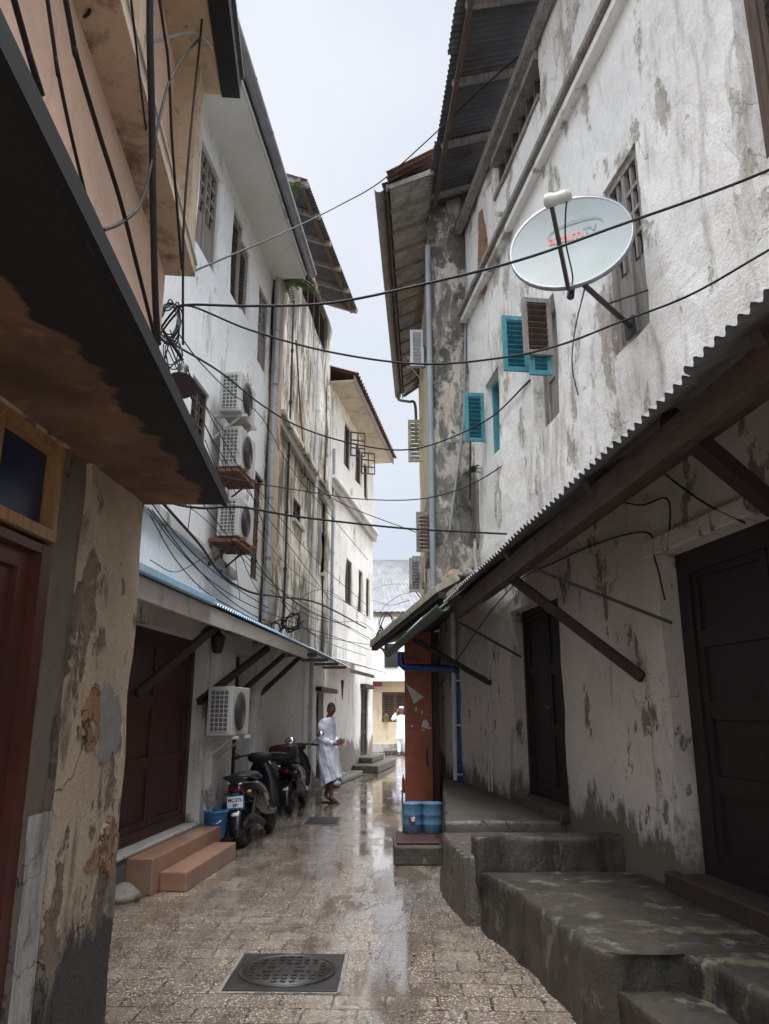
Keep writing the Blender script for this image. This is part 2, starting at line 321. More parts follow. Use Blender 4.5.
# ------------------------------------------------------------------ mesh builder
class MB:
    def __init__(s): s.v = []; s.f = []; s.smooth = []
    def add(s, vs, fs, sm=False):
        o = len(s.v); s.v += [Vector(v) for v in vs]
        for f in fs: s.f.append([i + o for i in f]); s.smooth.append(sm)
        return s
    def hexa(s, p):  # p: 4 bottom + 4 top
        return s.add(p, [(3, 2, 1, 0), (4, 5, 6, 7), (0, 1, 5, 4), (1, 2, 6, 5), (2, 3, 7, 6), (3, 0, 4, 7)])
    def box(s, c, sz, rz=0, M4=None):
        x, y, z = sz[0] / 2, sz[1] / 2, sz[2] / 2
        pts = [Vector(q) for q in ((-x, -y, -z), (x, -y, -z), (x, y, -z), (-x, y, -z), (-x, -y, z), (x, -y, z), (x, y, z), (-x, y, z))]
        rm = M4 if M4 else Matrix.Rotation(rz, 4, 'Z')
        return s.hexa([rm @ p + Vector(c) for p in pts])
    def fbox(s, F, u0, u1, z0, z1, d0, d1):
        return s.hexa([F.P(u0, z0, d0), F.P(u1, z0, d0), F.P(u1, z0, d1), F.P(u0, z0, d1), F.P(u0, z1, d0), F.P(u1, z1, d0), F.P(u1, z1, d1), F.P(u0, z1, d1)])
    def beam(s, a, b, w, h, up=Vector((0, 0, 1))):
        a = Vector(a); b = Vector(b); t = (b - a).normalized(); sd = t.cross(up)
        if sd.length < 1e-4: sd = t.cross(Vector((1, 0, 0)))
        sd.normalize(); n = sd.cross(t)
        q = []
        for p in (a, b):
            q.append([p - sd * w / 2 - n * h / 2, p + sd * w / 2 - n * h / 2, p + sd * w / 2 + n * h / 2, p - sd * w / 2 + n * h / 2])
        return s.add(q[0] + q[1], [(0, 1, 2, 3), (7, 6, 5, 4), (0, 4, 5, 1), (1, 5, 6, 2), (2, 6, 7, 3), (3, 7, 4, 0)])
    def tube(s, pts, r, n=8, cap=True):
        pts = [Vector(p) for p in pts]; rs = r if isinstance(r, (list, tuple)) else [r] * len(pts)
        rings = []; prev = None
        for i, p in enumerate(pts):
            t = (pts[min(i + 1, len(pts) - 1)] - pts[max(i - 1, 0)])
            t = t.normalized() if t.length > 1e-9 else Vector((0, 0, 1))
            if prev is None:
                a = t.cross(Vector((0, 0, 1)))
                if a.length < 1e-3: a = t.cross(Vector((1, 0, 0)))
            else: a = prev - t * prev.dot(t)
            a.normalize(); prev = a; b = t.cross(a)
            rings.append([p + (a * math.cos(2 * PI * k / n) + b * math.sin(2 * PI * k / n)) * rs[i] for k in range(n)])
        return s.loft(rings, cap)
    def loft(s, rings, cap=True, closed=True):
        n = len(rings[0]); vs = [p for r in rings for p in r]; fs = []
        for i in range(len(rings) - 1):
            for k in range(n if closed else n - 1):
                k2 = (k + 1) % n
                fs.append((i * n + k, i * n + k2, (i + 1) * n + k2, (i + 1) * n + k))
        s.add(vs, fs, True)
        if cap and closed:
            s.add(rings[0], [list(range(n))[::-1]]); s.add(rings[-1], [list(range(n))])
        return s
    def lathe(s, prof, c, axis='Z', n=20, M4=None):
        rings = []
        for (r, h) in prof:
            ring = []
            for k in range(n):
                a = 2 * PI * k / n
                p = Vector((r * math.cos(a), r * math.sin(a), h))
                if M4: p = M4 @ p
                elif axis == 'Y': p = Vector((p.x, p.z, p.y))
                elif axis == 'X': p = Vector((p.z, p.x, p.y))
                ring.append(p + Vector(c))
            rings.append(ring)
        return s.loft(rings)
    def ball(s, c, r, n=12, M4=None):
        rx, ry, rz = r if isinstance(r, (tuple, list)) else (r, r, r)
        rings = []
        for i in range(n + 1):
            a = PI * i / n; a = min(max(a, .02), PI - .02)
            ring = []
            for k in range(n + 4):
                t = 2 * PI * k / (n + 4)
                p = Vector((rx * math.sin(a) * math.cos(t), ry * math.sin(a) * math.sin(t), -rz * math.cos(a)))
                if M4: p = M4 @ p
                ring.append(p + Vector(c))
            rings.append(ring)
        return s.loft(rings)
    def build(s, name, mat, parent=None, bevel=0, base=None):
        off = Vector((0, 0, 0))
        if parent is not None: off = Vector(parent['_o'])
        elif base is not None: off = Vector(base)
        me = bpy.data.meshes.new(name)
        me.from_pydata([v - off for v in s.v], [], s.f); me.update()
        for p, sm in zip(me.polygons, s.smooth): p.use_smooth = sm
        me.materials.append(M[mat] if isinstance(mat, str) else mat)
        bm = bmesh.new(); bm.from_mesh(me); bmesh.ops.recalc_face_normals(bm, faces=bm.faces); bm.to_mesh(me); bm.free()
        o = bpy.data.objects.new(name, me); COL.objects.link(o)
        if parent is not None:
            o.parent = parent; o['_o'] = parent['_o']
        else:
            o.location = off; o['_o'] = tuple(off)
        if bevel:
            bv = o.modifiers.new('bevel', 'BEVEL'); bv.width = bevel; bv.segments = 2; bv.limit_method = 'ANGLE'
        return o
def tag(o, label=None, cat=None, group=None, kind=None):
    if label: o['label'] = label
    if cat: o['category'] = cat
    if group: o['group'] = group
    if kind: o['kind'] = kind
    return o
def thing(name, loc, label, cat, group=None):
    o = bpy.data.objects.new(name, None); COL.objects.link(o); o.location = loc; o['_o'] = tuple(loc)
    o.empty_display_size = .1
    return tag(o, label, cat, group)
class Fac:
    def __init__(s, A, B, side):
        s.A = Vector((A[0], A[1], 0)); s.B = Vector((B[0], B[1], 0)); d = s.B - s.A; s.L = d.length; s.U = d / s.L
        s.n = Vector((s.U.y, -s.U.x, 0)) if side == 'L' else Vector((-s.U.y, s.U.x, 0))
    def P(s, u, z, d=0): 
        p = s.A + s.U * u + s.n * d; return Vector((p.x, p.y, z))
    def pix(s, px, py, d=0):
        r = ray(px, py); t = (d + (s.A - Vector((EYE.x, EYE.y, 0))).dot(s.n)) / r.dot(s.n)
        w = EYE + r * t; return ((w - s.A).dot(s.U), w.z)
    def at(s, px, py, d=0):
        u, z = s.pix(px, py, d); return s.P(u, z, d)
    def rect(s, xa, ya, xb, yb, d=0):
        u0, z1 = s.pix(xa, ya, d); u1, z0 = s.pix(xb, yb, d)
        return (min(u0, u1), max(u0, u1), min(z0, z1), max(z0, z1))
def wall(mb, F, u0, u1, z0, z1, holes=(), depth=3, reveal=.18, step=.3, wob=.012, d=0, skin=None):
    us = {u0, u1}; zs = {z0, z1}
    for h in holes: us |= {max(u0, h[0]), min(u1, h[1])}; zs |= {max(z0, h[2]), min(z1, h[3])}
    def dens(S):
        S = sorted(S); o = []
        for a, b in zip(S, S[1:]):
            n = max(1, int((b - a) / step + .5)); o += [a + (b - a) * i / n for i in range(n)]
        return o + [S[-1]]
    us = dens(us); zs = dens(zs)
    def dd(u, z): 
        p = F.P(u, z); return d + wob * (noise.noise(p * .9) * 1.6 + noise.noise(p * 3.1))
    idx = {}; vs = []
    def vid(i, j, back=None):
        k = (i, j, back)
        if k not in idx:
            idx[k] = len(vs); vs.append(F.P(us[i], zs[j], dd(us[i], zs[j]) if back is None else d - back))
        return idx[k]
    def hole(i, j):
        if i < 0 or j < 0 or i >= len(us) - 1 or j >= len(zs) - 1: return None
        cu = (us[i] + us[i + 1]) / 2; cz = (zs[j] + zs[j + 1]) / 2
        return any(h[0] < cu < h[1] and h[2] < cz < h[3] for h in holes)
    fs = []
    for i in range(len(us) - 1):
        for j in range(len(zs) - 1):
            if hole(i, j): continue
            fs.append((vid(i, j), vid(i + 1, j), vid(i + 1, j + 1), vid(i, j + 1)))
            for (di, dj, a, b) in ((-1, 0, (i, j), (i, j + 1)), (1, 0, (i + 1, j), (i + 1, j + 1)), (0, -1, (i, j), (i + 1, j)), (0, 1, (i, j + 1), (i + 1, j + 1))):
                h = hole(i + di, j + dj)
                if h is None or h:
                    bk = depth if h is None else reveal
                    fs.append((vid(*a), vid(*b), vid(*b, bk), vid(*a, bk)))
    mb.add(vs, fs)
    p = [F.P(u0, z0, d - depth), F.P(u1, z0, d - depth), F.P(u1, z1, d - depth), F.P(u0, z1, d - depth)]
    mb.add(p, [(0, 1, 2, 3)])
    return mb
def corr(mb, c00, c10, c11, c01, pitch=.09, amp=.014, rows=4, wav=.0, sheet=0, th=.004, step=6):
    """corrugated sheet; c00->c10 runs along the eave, c00->c01 runs up the slope"""
    c00, c10, c11, c01 = map(Vector, (c00, c10, c11, c01))
    L = (c10 - c00).length; n = max(4, int(L / pitch * step))
    nr = (c10 - c00).cross(c01 - c00).normalized()
    if nr.z < 0: nr = -nr
    for side in (0, 1):
        vs = []; fs = []
        for i in range(n + 1):
            a = i / n; off = amp * math.sin(2 * PI * a * L / pitch)
            sh = 0; sl = 0
            if sheet:
                k = int(a * L / sheet); rnd = random.Random(k * 7 + 3); sh = rnd.uniform(-1, 1) * .012; sl = rnd.uniform(-1, 1) * .03
            for j in range(rows + 1):
                b = j / rows
                p = (c00.lerp(c10, a)).lerp(c01.lerp(c11, a), b + (sl / max(.3, (c01 - c00).length) if j == 0 else 0))
                p = p + nr * (off + sh - side * th + wav * noise.noise(p * .8))
                vs.append(p)
        for i in range(n):
            for j in range(rows):
                q = i * (rows + 1) + j; fs.append((q, q + 1, q + rows + 2, q + rows + 1))
        mb.add(vs, fs, False)
    return mb
def slatleaf(mbf, mbs, o, du, w, z0, z1, t=.03, slats=10, fr=.05, nrm=None):
    """a louvred leaf: o hinge point (x,y), du unit horizontal direction"""
    o = Vector((o[0], o[1], 0)); du = Vector(du).normalized(); nn = Vector((-du.y, du.x, 0))
    def P(a, z, d): 
        p = o + du * a + nn * d; return Vector((p.x, p.y, z))
    def bx(mb, a0, a1, q0, q1, d0, d1):
        mb.hexa([P(a0, q0, d0), P(a1, q0, d0), P(a1, q0, d1), P(a0, q0, d1), P(a0, q1, d0), P(a1, q1, d0), P(a1, q1, d1), P(a0, q1, d1)])
    bx(mbf, 0, fr, z0, z1, -t / 2, t / 2); bx(mbf, w - fr, w, z0, z1, -t / 2, t / 2)
    bx(mbf, fr, w - fr, z0, z0 + fr, -t / 2 + .001, t / 2 - .001); bx(mbf, fr, w - fr, z1 - fr, z1, -t / 2 + .001, t / 2 - .001)
    h = (z1 - z0 - 2 * fr) / slats
    for k in range(slats):
        za = z0 + fr + k * h
        mbs.add([P(fr, za, -t * .75), P(w - fr, za, -t * .75), P(w - fr, za + h * .6, t * .5), P(fr, za + h * .6, t * .5),
                 P(fr, za + .006, -t * .75), P(w - fr, za + .006, -t * .75), P(w - fr, za + h * .6 + .006, t * .5), P(fr, za + h * .6 + .006, t * .5)],
                [(0, 1, 2, 3), (7, 6, 5, 4), (0, 4, 5, 1), (2, 6, 7, 3), (1, 5, 6, 2), (0, 3, 7, 4)])
def window(parent, F, r, style='casement', fm='wood_brown', d=-.06, leaves=2, bars=3, pm='glass_dark', sill=None, name='window', fr=.05):
    u0, u1, z0, z1 = r
    mb = MB()
    mb.fbox(F, u0, u0 + fr, z0, z1, d - .05, d + .02); mb.fbox(F, u1 - fr, u1, z0, z1, d - .05, d + .02)
    mb.fbox(F, u0 + fr, u1 - fr, z0, z0 + fr, d - .049, d + .019); mb.fbox(F, u0 + fr, u1 - fr, z1 - fr, z1, d - .049, d + .019)
    o = mb.build(name, fm, parent)
    a0, a1, b0, b1 = u0 + fr, u1 - fr, z0 + fr, z1 - fr
    w = (a1 - a0) / leaves
    if style == 'casement':
        pn = MB().fbox(F, a0, a1, b0, b1, d - .04, d - .03); pn.build('pane', pm, o)
        s = MB()
        for k in range(1, leaves): s.fbox(F, a0 + w * k - .03, a0 + w * k + .03, b0, b1, d - .025, d + .015)
        for k in range(1, bars): 
            zz = b0 + (b1 - b0) * k / bars; s.fbox(F, a0, a1, zz - .014, zz + .014, d - .027, d + .005)
        for k in range(leaves):
            s.fbox(F, a0 + w * (k + .5) - .012, a0 + w * (k + .5) + .012, b0, b1, d - .0265, d + .003)
        s.build('sash', fm, o)
    elif style == 'half':   # glazed above, boarded below
        zm = b0 + (b1 - b0) * .42
        MB().fbox(F, a0, a1, zm, b1, d - .04, d - .03).build('pane', pm, o)
        s = MB()
        for k in range(1, leaves): s.fbox(F, a0 + w * k - .03, a0 + w * k + .03, b0, b1, d - .025, d + .015)
        for k in range(1, 4):
            zz = zm + (b1 - zm) * k / 4; s.fbox(F, a0, a1, zz - .02, zz + .02, d - .027, d + .008)
        for k in range(leaves): s.fbox(F, a0 + w * (k + .5) - .018, a0 + w * (k + .5) + .018, zm, b1, d - .0265, d + .006)
        s.build('sash', fm, o)
        MB().fbox(F, a0, a1, b0, zm, d - .045, d - .012).build('shutter', fm, o)
    elif style == 'shutter':
        for k in range(leaves):
            sf = MB(); ss = MB(); p = F.P(a0 + w * k + .004, 0, d - .01)
            slatleaf(sf, ss, (p.x, p.y), F.U, w - .008, b0, b1, slats=max(5, int((b1 - b0) / .07)), fr=min(.05, w * .2))
            q = sf.build('shutter', fm, o); ss.build('slat', fm, parent=o)
        MB().fbox(F, a0, a1, b0, b1, d - .08, d - .06).build('pane', 'shade_fill', o)  # dark sheet painted as the unlit room behind the slats
    elif style == 'panel':
        for k in range(leaves):
            sf = MB(); x0 = a0 + w * k + .006; x1 = a0 + w * (k + 1) - .006
            sf.fbox(F, x0, x1, b0, b1, d - .05, d - .02)
            n = bars
            for j in range(n):
                q0 = b0 + (b1 - b0) * j / n + .07; q1 = b0 + (b1 - b0) * (j + 1) / n - .05
                m_ = min(.08, (x1 - x0) * .2)
                # stiles and rails stand proud of the panel
                sf.fbox(F, x0, x1, q1, q1 + .118, d - .021, d + .0)
            sf.fbox(F, x0, x0 + .07, b0, b1, d - .0205, d + .002); sf.fbox(F, x1 - .07, x1, b0, b1, d - .0205, d + .002)
            sf.fbox(F, x0 + .07, x1 - .07, b0, b0 + .07, d - .021, d + .001)
            sf.build('shutter' if name == 'window' else 'door_leaf', fm, o)
    elif style == 'open':
        MB().fbox(F, a0, a1, b0, b1, d - .5, d - .45).build('pane', 'shade_fill', o)  # no glass here: near-black sheet stands in for the room's shade
    if sill: MB().fbox(F, u0 - .06, u1 + .06, z0 - .07, z0 - .004, -.12, .06).build('window_sill', sill, o)
    return o
def spline(pts, n=10):
    pts = [Vector(p) for p in pts]
    if len(pts) == 2: return [pts[0].lerp(pts[1], i / n) for i in range(n + 1)]
    out = []
    P = [pts[0] * 2 - pts[1]] + pts + [pts[-1] * 2 - pts[-2]]
    for i in range(1, len(P) - 2):
        a, b, c, d = P[i - 1:i + 3]
        for k in range(n):
            t = k / n
            out.append(.5 * ((2 * b) + (c - a) * t + (2 * a - 5 * b + 4 * c - d) * t * t + (3 * b - 3 * c + d - a) * t ** 3))
    return out + [pts[-1]]
def cable(pts, r, label, mat='cable', n=8, name='cable', group=None, cat='cable', parent=None, seg=6):
    mb = MB(); mb.tube(spline(pts, n), r, seg)
    if parent is not None: return mb.build(name, mat, parent)
    o = mb.build(name, mat, base=Vector(pts[0])); return tag(o, label, cat, group)

# ------------------------------------------------------------------ ground
g = MB(); g.add([(-400, -400, -.012), (400, -400, -.012), (400, 400, -.012), (-400, 400, -.012)], [(0, 1, 2, 3)])
tag(g.build('ground', 'ground'), kind='structure')
g = MB(); vs = []; fs = []; nx, ny = 26, 130
for i in range(nx + 1):
    for j in range(ny + 1):
        x = -4 + 8.0 * i / nx; y = -5 + 43.0 * j / ny
        vs.append((x, y, .004 * noise.noise(Vector((x * 1.2, y * .8, 0)))))
for i in range(nx):
    for j in range(ny):
        q = i * (ny + 1) + j; fs.append((q, q + ny + 1, q + ny + 2, q + 1))
g.add(vs, fs, True); tag(g.build('paving', 'paving'), kind='structure')

# ================================================================== LEFT NEAR HOUSE (L0)
L0 = Fac((-1.76, -3), (-1.42, 4.43), 'L')
PK = Fac((-.75, -3), (-1.42, 4.43), 'L')          # upper pink wall line
h0 = thing('town_house', (-1.6, 1, 0), 'pink upper storey house over a stained brown canopy slab, at left edge', 'house')
uE = L0.L
uC = L0.pix(79, 600)[0]     # pilaster near corner
uD = L0.pix(56, 600)[0]
w = MB(); wall(w, L0, uC, uE, 0, 2.8, depth=1.6, step=.07, wob=.016); w.build('wall', 'pillar', h0)
w = MB(); wall(w, L0, uD - .02, uC + .01, 0, 2.8, depth=1.5, step=.1, wob=.012, d=-.03); w.build('wall', 'pillar_dark', h0)
w = MB(); wall(w, L0, 0, uD - .02, 0, 2.8, holes=[(uD - 1.75, uD - .02, 0, 2.79)], depth=1.7, reveal=.3); w.build('wall', 'pillar', h0)
# pieces of the pillar: cement patch, brick exposed
def blob(F, cx, cy, rx, ry, d, mat, parent, name, seed=0, th=.012, n=22):
    u, z = F.pix(cx, cy); u2, _ = F.pix(cx + rx, cy); _, z2 = F.pix(cx, cy - ry)
    ru = abs(u2 - u); rz = abs(z2 - z); rr = random.Random(seed)
    front = []; back = []
    for k in range(n):
        a = 2 * PI * k / n; s = 1 + .5 * noise.noise(Vector((math.cos(a) * 1.5 + seed, math.sin(a) * 1.5, seed * 1.7)))
        s += rr.uniform(-.1, .1)
        uu = u + ru * s * math.cos(a); zz = z + rz * s * math.sin(a)
        front.append(F.P(u + (uu - u) * .93, z + (zz - z) * .93, d + th)); back.append(F.P(uu, zz, d - .03))
    mb = MB(); mb.add(front, [list(range(n))]); mb.loft([back, front], cap=False); return mb.build(name, mat, parent)
blob(L0, 106, 722, 10, 40, .016, 'cement_patch', h0, 'cement_patch', 3)
blob(L0, 90, 722, 7, 30, .012, 'rubble', h0, 'brick_patch', 5)
blob(L0, 107, 845, 8, 34, .012, 'rubble', h0, 'brick_patch', 8)
blob(L0, 100, 855, 16, 14, .006, 'rubble', h0, 'brick_patch', 9)
MB().fbox(L0, uD + .01, uC - .02, 0, L0.pix(50, 812)[1], -.04, -.012).build('cement_base', 'old_cement', h0, bevel=.01)
a0 = L0.pix(24, 800)[0]
# door
dd_ = -.07
rD = (uD - 1.75, uD - .02, 0, 2.79)
zt = L0.pix(60, 535)[1]
fr_ = MB()
fr_.fbox(L0, rD[0] + .088, rD[1] - .088, zt - .10, zt - .061, -.158, -.032); fr_.fbox(L0, rD[1] - .09, rD[1], .1, zt - .06, -.16, -.03); fr_.fbox(L0, rD[0], rD[0] + .09, .1, zt - .06, -.16, -.03)
dr = fr_.build('door', 'door_red', h0)
MB().fbox(L0, rD[0], rD[1], 0, .1, -.3, .06).build('door_step', 'stone', h0, bevel=.02)
mid = (rD[0] + rD[1]) / 2
for (x0, x1) in ((rD[0] + .09, mid - .004), (mid + .004, rD[1] - .09)):
    lf = MB(); lf.fbox(L0, x0, x1, .1, zt - .06, -.14, -.1)
    for (p, q) in ((.1, .32), (1.0, 1.12), (1.5, 1.6), (zt - .18, zt - .06)): lf.fbox(L0, x0 + .11, x1 - .11, p, q, -.1, -.075)
    lf.fbox(L0, x0, x0 + .11, .1, zt - .06, -.1, -.074); lf.fbox(L0, x1 - .11, x1, .1, zt - .06, -.1, -.074)
    lf.build('door_leaf', 'door_red', dr)
fl = MB()
fl.fbox(L0, rD[0], rD[1], zt - .035, zt + .015, -.12, -.02); fl.fbox(L0, rD[0], rD[1], 2.745, 2.785, -.12, -.02)
for x in (rD[0] + .03, rD[1] - .018, L0.pix(6, 440)[0], L0.pix(6, 440)[0] - .55): fl.fbox(L0, x - .016, x + .016, zt + .015, 2.745, -.119, -.021)
fo = fl.build('fanlight', 'wood_honey', h0)
MB().fbox(L0, rD[0], rD[1], zt - .02, 2.76, -.1, -.09).build('pane', 'glass_blue', fo)
# slab
def slabpts(y): return -.97 + (4.44 - y) * .070
sl = MB()
vs = []; ys = [-3 + i * (7.44) / 60 for i in range(61)]
for t in (2.8, 2.86):
    for i, y in enumerate(ys):
        j = .008 * noise.noise(Vector((y * 3, t, 0)))
        vs.append((slabpts(y) + j, y, t + j)); vs.append((-2.2, y, t))
n = 122
fs = []
for i in range(60):
    a = i * 2; fs += [(a, a + 2, a + 3, a + 1), (n + a, n + a + 1, n + a + 3, n + a + 2), (a, n + a, n + a + 2, a + 2)]
fs += [(0, 1, n + 1, n), (120, n + 120, n + 121, 121)]
sl.add(vs, fs); sl.build('canopy_slab', 'slab', h0)
fc = MB()
for i in range(60):
    y0, y1 = ys[i], ys[i + 1]
    fc.hexa([(slabpts(y0) + .006, y0, 2.79), (slabpts(y0) + .03, y0, 2.79), (slabpts(y1) + .03, y1, 2.79), (slabpts(y1) + .006, y1, 2.79),
             (slabpts(y0) + .006, y0, 2.858), (slabpts(y0) + .03, y0, 2.858), (slabpts(y1) + .03, y1, 2.858), (slabpts(y1) + .006, y1, 2.858)])
fc.build('fascia', 'black_paint', h0)
# pink wall
uP = PK.L
w = MB(); wall(w, PK, 0, uP, 2.86, 5.8, depth=2.5, step=.4, wob=.006); w.build('wall', 'pink_wall', h0)
# band balcony
w = MB(); w.fbox(PK, 0, uP + .01, 4.34, 4.42, -.3, .19); w.build('balcony_slab', 'beige_band', h0)
w = MB(); w.fbox(PK, 0, uP + .012, 4.42, 4.45, -.28, .20); w.build('balcony_edge', 'fascia', h0, bevel=.004)
w = MB(); w.fbox(PK, uP - .22, uP + .006, 4.5, 5.78, -.1, .17); w.build('pier', 'beige_wet', h0)
w = MB(); w.fbox(PK, uP - 1.6, uP - 1.42, 4.5, 5.78, -.1, .15); w.build('pier', 'beige_wet', h0)
w = MB(); w.fbox(PK, 0, uP + .02, 5.78, 5.9, -.5, .28); w.build('eave', 'beige_wet', h0)
w = MB(); w.fbox(PK, 0, uP + .03, 5.77, 5.93, .283, .41); w.build('fascia', 'black_paint', h0)
w = MB(); w.hexa([PK.P(0, 5.93, -3), PK.P(uP + .03, 5.93, -3), PK.P(uP + .03, 5.93, .43), PK.P(0, 5.93, .43), PK.P(0, 6.9, -3), PK.P(uP + .03, 6.9, -3), PK.P(uP + .03, 5.97, .43), PK.P(0, 5.97, .43)]); w.build('roof', 'tin_dark', h0)

# ================================================================== LEFT WHITE HOUSE (LA)
LA = Fac((-2.57, 5.0), (-1.98, 12.1), 'L')
hA = thing('town_house', (-2.3, 8.5, 0), 'white three storey house with white eave soffit and blue edged awning', 'house')
rA = {
 'w1': LA.rect(202, 138, 215, 276), 'w2': LA.rect(234.5, 206, 240, 312), 'w2b': LA.rect(241.5, 236, 247.5, 322), 'w3': LA.rect(260, 284, 266.5, 378),
 'w4': LA.rect(193, 374, 206, 457), 'w5': LA.rect(255, 470, 262, 585)}
rA['w5'] = (rA['w5'][0], rA['w5'][1], max(3.1, rA['w5'][2]), rA['w5'][3])
ZT = LA.pix(272, 279)[1]
w = MB(); wall(w, LA, 0, LA.L, 2.95, ZT, holes=list(rA.values()), depth=4, step=.4, wob=.01); w.build('wall', 'white_wall', hA)
dA = LA.rect(128, 640, 203, 818); dA = (LA.pix(124, 740)[0], LA.pix(203, 740)[0], .33, 2.45)
dB = (LA.pix(229, 740)[0], LA.pix(248, 740)[0], .1, 2.4)
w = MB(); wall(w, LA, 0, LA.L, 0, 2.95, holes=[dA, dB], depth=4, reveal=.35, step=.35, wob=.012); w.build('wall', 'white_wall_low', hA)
for k, st in (('w1', 'half'), ('w2', 'shutter'), ('w2b', 'shutter'), ('w3', 'half'), ('w4', 'casement'), ('w5', 'casement')):
    window(hA, LA, rA[k], st, 'wood_grey' if st != 'casement' else 'wood_brown', leaves=1 if k in ('w2', 'w2b') else 2, bars=5)
window(hA, LA, dA, 'panel', 'wood_door', d=-.18, leaves=2, bars=3, name='door', fr=.12)
window(hA, LA, dB, 'panel', 'wood_door', d=-.2, leaves=1, bars=3, name='door', fr=.07)
# string course
uu = LA.pix(150, 505)[0]
uq = LA.pix(232, 580)[0]
mb = MB(); mb.hexa([LA.P(.0, 3.62, .0), LA.P(uq, 3.36, .0), LA.P(uq, 3.36, .08), LA.P(.0, 3.62, .08), LA.P(.0, 3.82, .0), LA.P(uq, 3.52, .0), LA.P(uq, 3.49, .06), LA.P(.0, 3.79, .06)]); mb.build('moulding', 'old_cement', hA, bevel=.01)
# pilaster strips at ground floor
for (xa, xb) in ((206, 226), (249, 257)):
    a = LA.pix(xa, 740)[0]; b = LA.pix(xb, 740)[0]; MB().fbox(LA, a, b, .05, 2.6, .0, .09).build('pilaster', 'white_wall_low', hA, bevel=.015)
# eave soffit
e0 = .62
MB().fbox(LA, -.3, LA.L, ZT, ZT + .05, -.1, e0 - .06).build('soffit', 'soffit_white', hA)
MB().fbox(LA, -.3, LA.L + .01, ZT - .02, ZT + .12, e0 - .06, e0 - .03).build('fascia', 'soffit_white', hA)
mb = MB(); corr(mb, LA.P(-.3, ZT + .1, e0 + .08), LA.P(LA.L, ZT + .1, e0 + .08), LA.P(LA.L, ZT + 1.6, -4), LA.P(-.3, ZT + 1.6, -4), pitch=.2, amp=.035, rows=3)
mb.build('roof', 'tin_dark', hA)
mb = MB(); mb.hexa([LA.P(-.3, ZT + .05, -4), LA.P(LA.L, ZT + .05, -4), LA.P(LA.L, ZT + .05, e0), LA.P(-.3, ZT + .05, e0), LA.P(-.3, ZT + 1.5, -4), LA.P(LA.L, ZT + 1.5, -4), LA.P(LA.L, ZT + .052, e0), LA.P(-.3, ZT + .052, e0)])
mb.build('gable', 'white_wall', hA)
def gutter(a, b, r, mat, parent, clips=0.9, name='gutter'):
    a = Vector(a); b = Vector(b); t = (b - a).normalized(); sd = t.cross(Vector((0, 0, 1))).normalized(); up = Vector((0, 0, 1))
    rings = []
    n = 14
    for p in (a, b):
        ring = [p + sd * r * math.cos(PI + PI * k / n) + up * r * math.sin(PI + PI * k / n) for k in range(n + 1)]
        ring += [p + sd * (r - .006) * math.cos(2 * PI - PI * k / n) + up * (r - .006) * math.sin(2 * PI - PI * k / n) for k in range(n + 1)]
        rings.append(ring)
    mb = MB(); mb.loft(rings)
    L = (b - a).length; k = .4
    while k < L:
        p = a + t * k; mb.loft([[q + sd * (r + .005) * math.cos(PI + PI * i / n) + up * (r + .005) * math.sin(PI + PI * i / n) for i in range(n + 1)] for q in (p, p + t * .03)], closed=False)
        k += clips
    return mb.build(name, mat, parent)
gutter(LA.P(-.3, ZT + .1, e0 + .09), LA.P(LA.L + .05, ZT + .1, e0 + .09), .075, 'gutter_grey', hA)
# awning
AE = .5; aw0, aw1 = 0.3, LA.L + .1
zE = 2.68
mb = MB(); corr(mb, LA.P(aw0, zE + .02, AE + .06), LA.P(aw1 + 1.6, zE + .02, AE + .02), LA.P(aw1 + 1.6, zE + .26, -.1), LA.P(aw0, zE + .26, -.1), pitch=.1, amp=.016, rows=2)
mb.build('awning_sheet', 'tin_blue', hA)
MB().fbox(LA, aw0, LA.pix(208, 605, AE)[0], zE - .015, zE + .06, AE + .03, AE + .085).build('awning_flashing', 'tin_blue', hA, bevel=.01)
mb = MB(); mb.fbox(LA, aw0, aw0 + 3.4, zE - .2, zE - .02, AE - .02, AE + .02); mb.fbox(LA, aw0 + 3.42, aw1 + 1.4, zE - .19, zE - .02, AE - .022, AE + .015)
mb.build('awning_board', 'fascia', hA)
for k, (a, b, wd) in enumerate((((214, 628), (136, 694), .08), ((268, 648), (199, 702), .08), ((284, 655), (232, 700), .06), ((300, 657), (254, 700), .06))):
    p = LA.at(*a, AE - .06); q = LA.at(*b, .02)
    MB().beam(p, q, wd * .8, wd).build('bracket', 'wood_dark', hA)
MB().fbox(LA, aw0, aw1, zE - .03, zE + .0, .02, AE - .04).build('awning_ceiling', 'old_cement', hA)
# steps in front of the door
st = thing('door_steps', LA.P(dA[0] + 1, 0, .3), 'two orange tiled steps below the dark double door', 'steps')
uS0 = LA.pix(152, 884, .26)[0]; uS1 = dA[1] + .06
MB().fbox(LA, uS0, uS1, .0, .31, .0, .26).build('step', 'tile_orange', st, bevel=.012)
MB().fbox(LA, LA.pix(186, 887, .52)[0], LA.pix(236, 848, .52)[0], .0, .17, .262, .52).build('step', 'tile_orange', st, bevel=.012)
MB().fbox(LA, uS1 + .004, LA.pix(236, 848, .52)[0] - .01, .0, .165, .0, .26).build('step', 'tile_orange', st, bevel=.012)
MB().fbox(LA, dA[0] - .2, uS1, .312, .345, -.3, .02).build('threshold', 'old_cement', st, bevel=.01)
